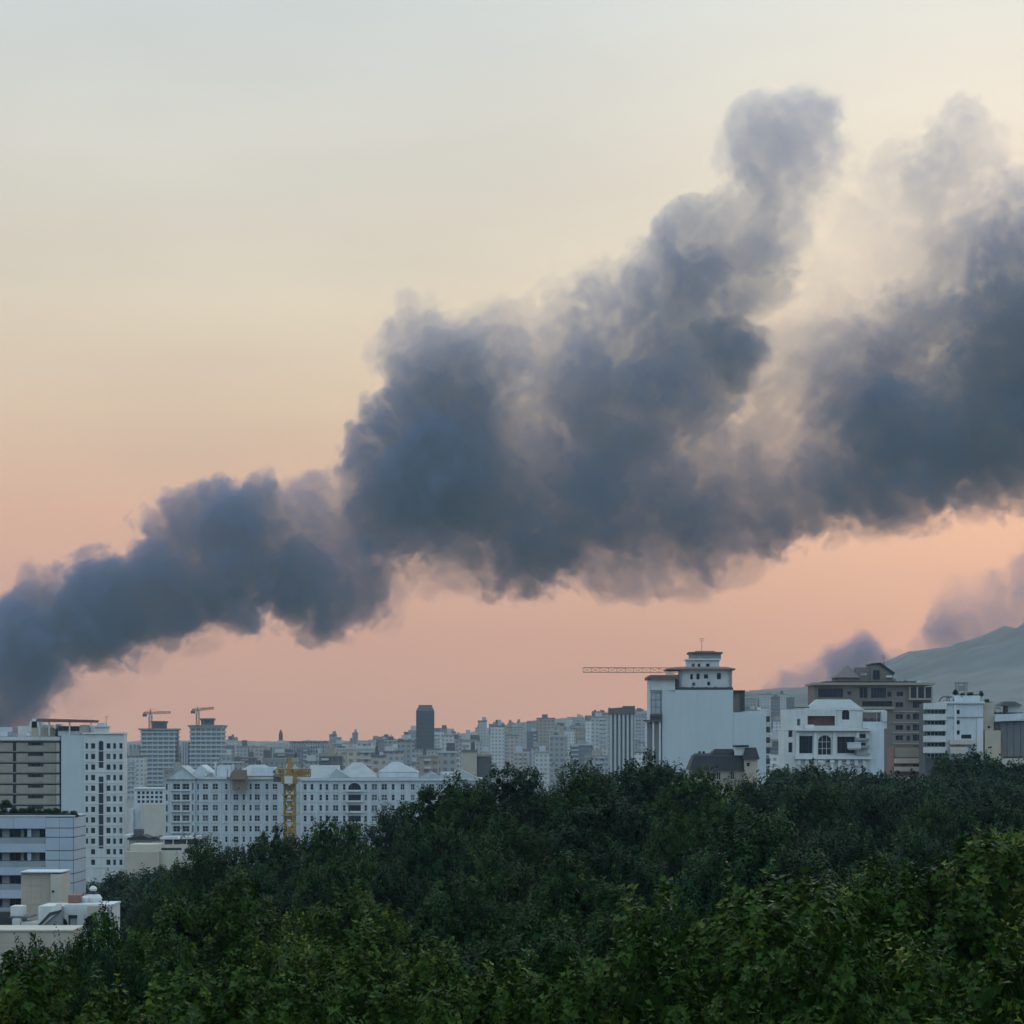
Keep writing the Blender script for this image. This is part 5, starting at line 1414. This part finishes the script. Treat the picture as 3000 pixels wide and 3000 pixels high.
# right mass
for a in [(2560, 1200, 170, .9), (2530, 1390, 150, .9), (2680, 1300, 210, 1.1), (2620, 1040, 150, .75), (2700, 930, 130, .6), (2760, 1140, 170, .6), (2860, 1280, 200, 1.), (2920, 1090, 180, 1.),
          (2960, 900, 160, .8), (2980, 720, 140, .6), (3050, 1180, 220, 1.), (3160, 1000, 220, 1.), (3130, 760, 170, .7), (3050, 600, 110, .4), (2680, 1440, 110, .7), (2830, 900, 120, .6), (3200, 1250, 200, .9)]:
    puff(*a)
# thin upper lobes
for a in [(2700, 480, 80, .24), (2750, 420, 70, .26), (2800, 400, 75, .28), (2830, 350, 55, .28), (2870, 390, 60, .26), (2860, 470, 80, .28), (2800, 500, 90, .28), (2740, 540, 90, .26), (2680, 550, 80, .2), (2760, 620, 100, .24), (2860, 570, 90, .28), (2640, 610, 90, .16),
          (2850, 670, 90, .28), (2700, 690, 100, .2), (2620, 700, 100, .14), (2800, 760, 80, .5), (2760, 700, 60, .4), (2560, 760, 110, .12), (2710, 800, 100, .25), (2600, 860, 90, .3), (2560, 660, 80, .1), (2640, 480, 55, .14), (2900, 640, 70, .3)]:
    puff(a[0], a[1], a[2] * 1.06, a[3] * 1.15)
# ragged underside
for a in [(1150, 1740, 90, .25), (1290, 1700, 90, .2), (1380, 1690, 70, .2), (1250, 1620, 100, .3), (1480, 1690, 60, .25), (1580, 1680, 60, .2), (1760, 1620, 90, .3), (1900, 1600, 110, .4), (2020, 1640, 90, .25),
          (2150, 1620, 70, .2), (2480, 1510, 80, .3), (2580, 1500, 80, .3), (2700, 1520, 60, .22), (2860, 1450, 80, .3), (2990, 1400, 80, .35), (3100, 1380, 90, .5),
          (640, 1830, 70, .3), (560, 1890, 60, .2), (450, 1920, 60, .2), (350, 1960, 55, .14), (230, 1990, 60, .16), (180, 2040, 60, .12), (330, 2040, 60, .05), (260, 2080, 70, .06), (120, 2090, 50, .1)]:
    puff(*a)
smoke_mat = smoke_material('dark_smoke', SMOKE_COLOR, 1.0, 0.35)
smoke_volume('smoke_plume', 'huge dark grey smoke plume drifting up across the evening sky from behind the balcony tower',
             MAIN, 3000.0, 2.5, 170.0, smoke_mat, 5, (123.0, 60.0, 29.0, 14.5, 7.5), (0.24, 0.50, 0.50, 0.44, 0.34), 0.07)

SECOND = []
def puff2(px, py, r, d): SECOND.append((px, py, r * 1.25, d * 0.012))
for a in [(2330, 2030, 60, .8), (2300, 2050, 50, .7), (2370, 1998, 42, .5), (2390, 1985, 25, .4), (2420, 2050, 70, .8)]: puff2(*a)
for a in [(2510, 1960, 62, 1.6), (2480, 1975, 50, 1.4), (2545, 1975, 52, 1.4), (2515, 1930, 42, 1.4), (2500, 2030, 70, 1.4)]: puff2(*a)
for a in [(2680, 1925, 34, .9), (2660, 1950, 34, .8), (2710, 1955, 36, .7), (2620, 1985, 45, .5)]: puff2(*a)
for a in [(2790, 1850, 52, 1.2), (2770, 1890, 50, 1.0), (2830, 1880, 60, .7), (2760, 1940, 60, .8), (2860, 1850, 80, .45), (2840, 1760, 60, .22), (2880, 1740, 50, .2), (2920, 1830, 90, .5), (2990, 1800, 100, .55), (3000, 1880, 90, .6), (2900, 1930, 80, .6), (3090, 1770, 110, .6), (3100, 1880, 110, .6), (2960, 1760, 60, .3)]: puff2(*a)
for a in [(2600, 1990, 50, .7), (2570, 2010, 50, .8), (2730, 1900, 45, .6), (2690, 1970, 60, .6), (2820, 1930, 60, .7), (2640, 1960, 40, .7)]: puff2(*a)
smoke_volume('smoke_plume', 'thin low smoke drifting over the mountain slope behind the brown building', SECOND, 3800.0, 4.5, 150.0, smoke_mat, 9, (80.0, 40.0, 20.0, 10.0), (0.36, 0.44, 0.32, 0.2), 0.25)
# ------------------------------------------------------------------ evening haze: one closed box round the whole place
def haze_box():
    m = bpy.data.materials.new('evening_haze')
    m.use_nodes = True
    t = m.node_tree
    t.nodes.clear()
    o = nd(t, 'ShaderNodeOutputMaterial')
    v = nd(t, 'ShaderNodeVolumePrincipled')
    v.inputs['Color'].default_value = (*HAZE_COLOR, 1)
    v.inputs['Density'].default_value = HAZE_DENSITY
    v.inputs['Anisotropy'].default_value = 0.0
    t.links.new(v.outputs[0], o.inputs['Volume'])
    bm = bmesh.new()
    bmesh.ops.create_cube(bm, size=1.0)
    lo, hi = Vector((-3600, -700, -60)), Vector((3600, 5200, 1100))
    for q in bm.verts:
        q.co = Vector([lo[i] + (q.co[i] + 0.5) * (hi[i] - lo[i]) for i in range(3)])
    me = bpy.data.meshes.new('haze')
    bm.to_mesh(me); bm.free()
    me.materials.append(m)
    h = bpy.data.objects.new('haze', me)
    COL.objects.link(h)
    h['kind'] = 'stuff'; h['label'] = 'pale evening haze lying over the city'; h['category'] = 'haze'
haze_box()
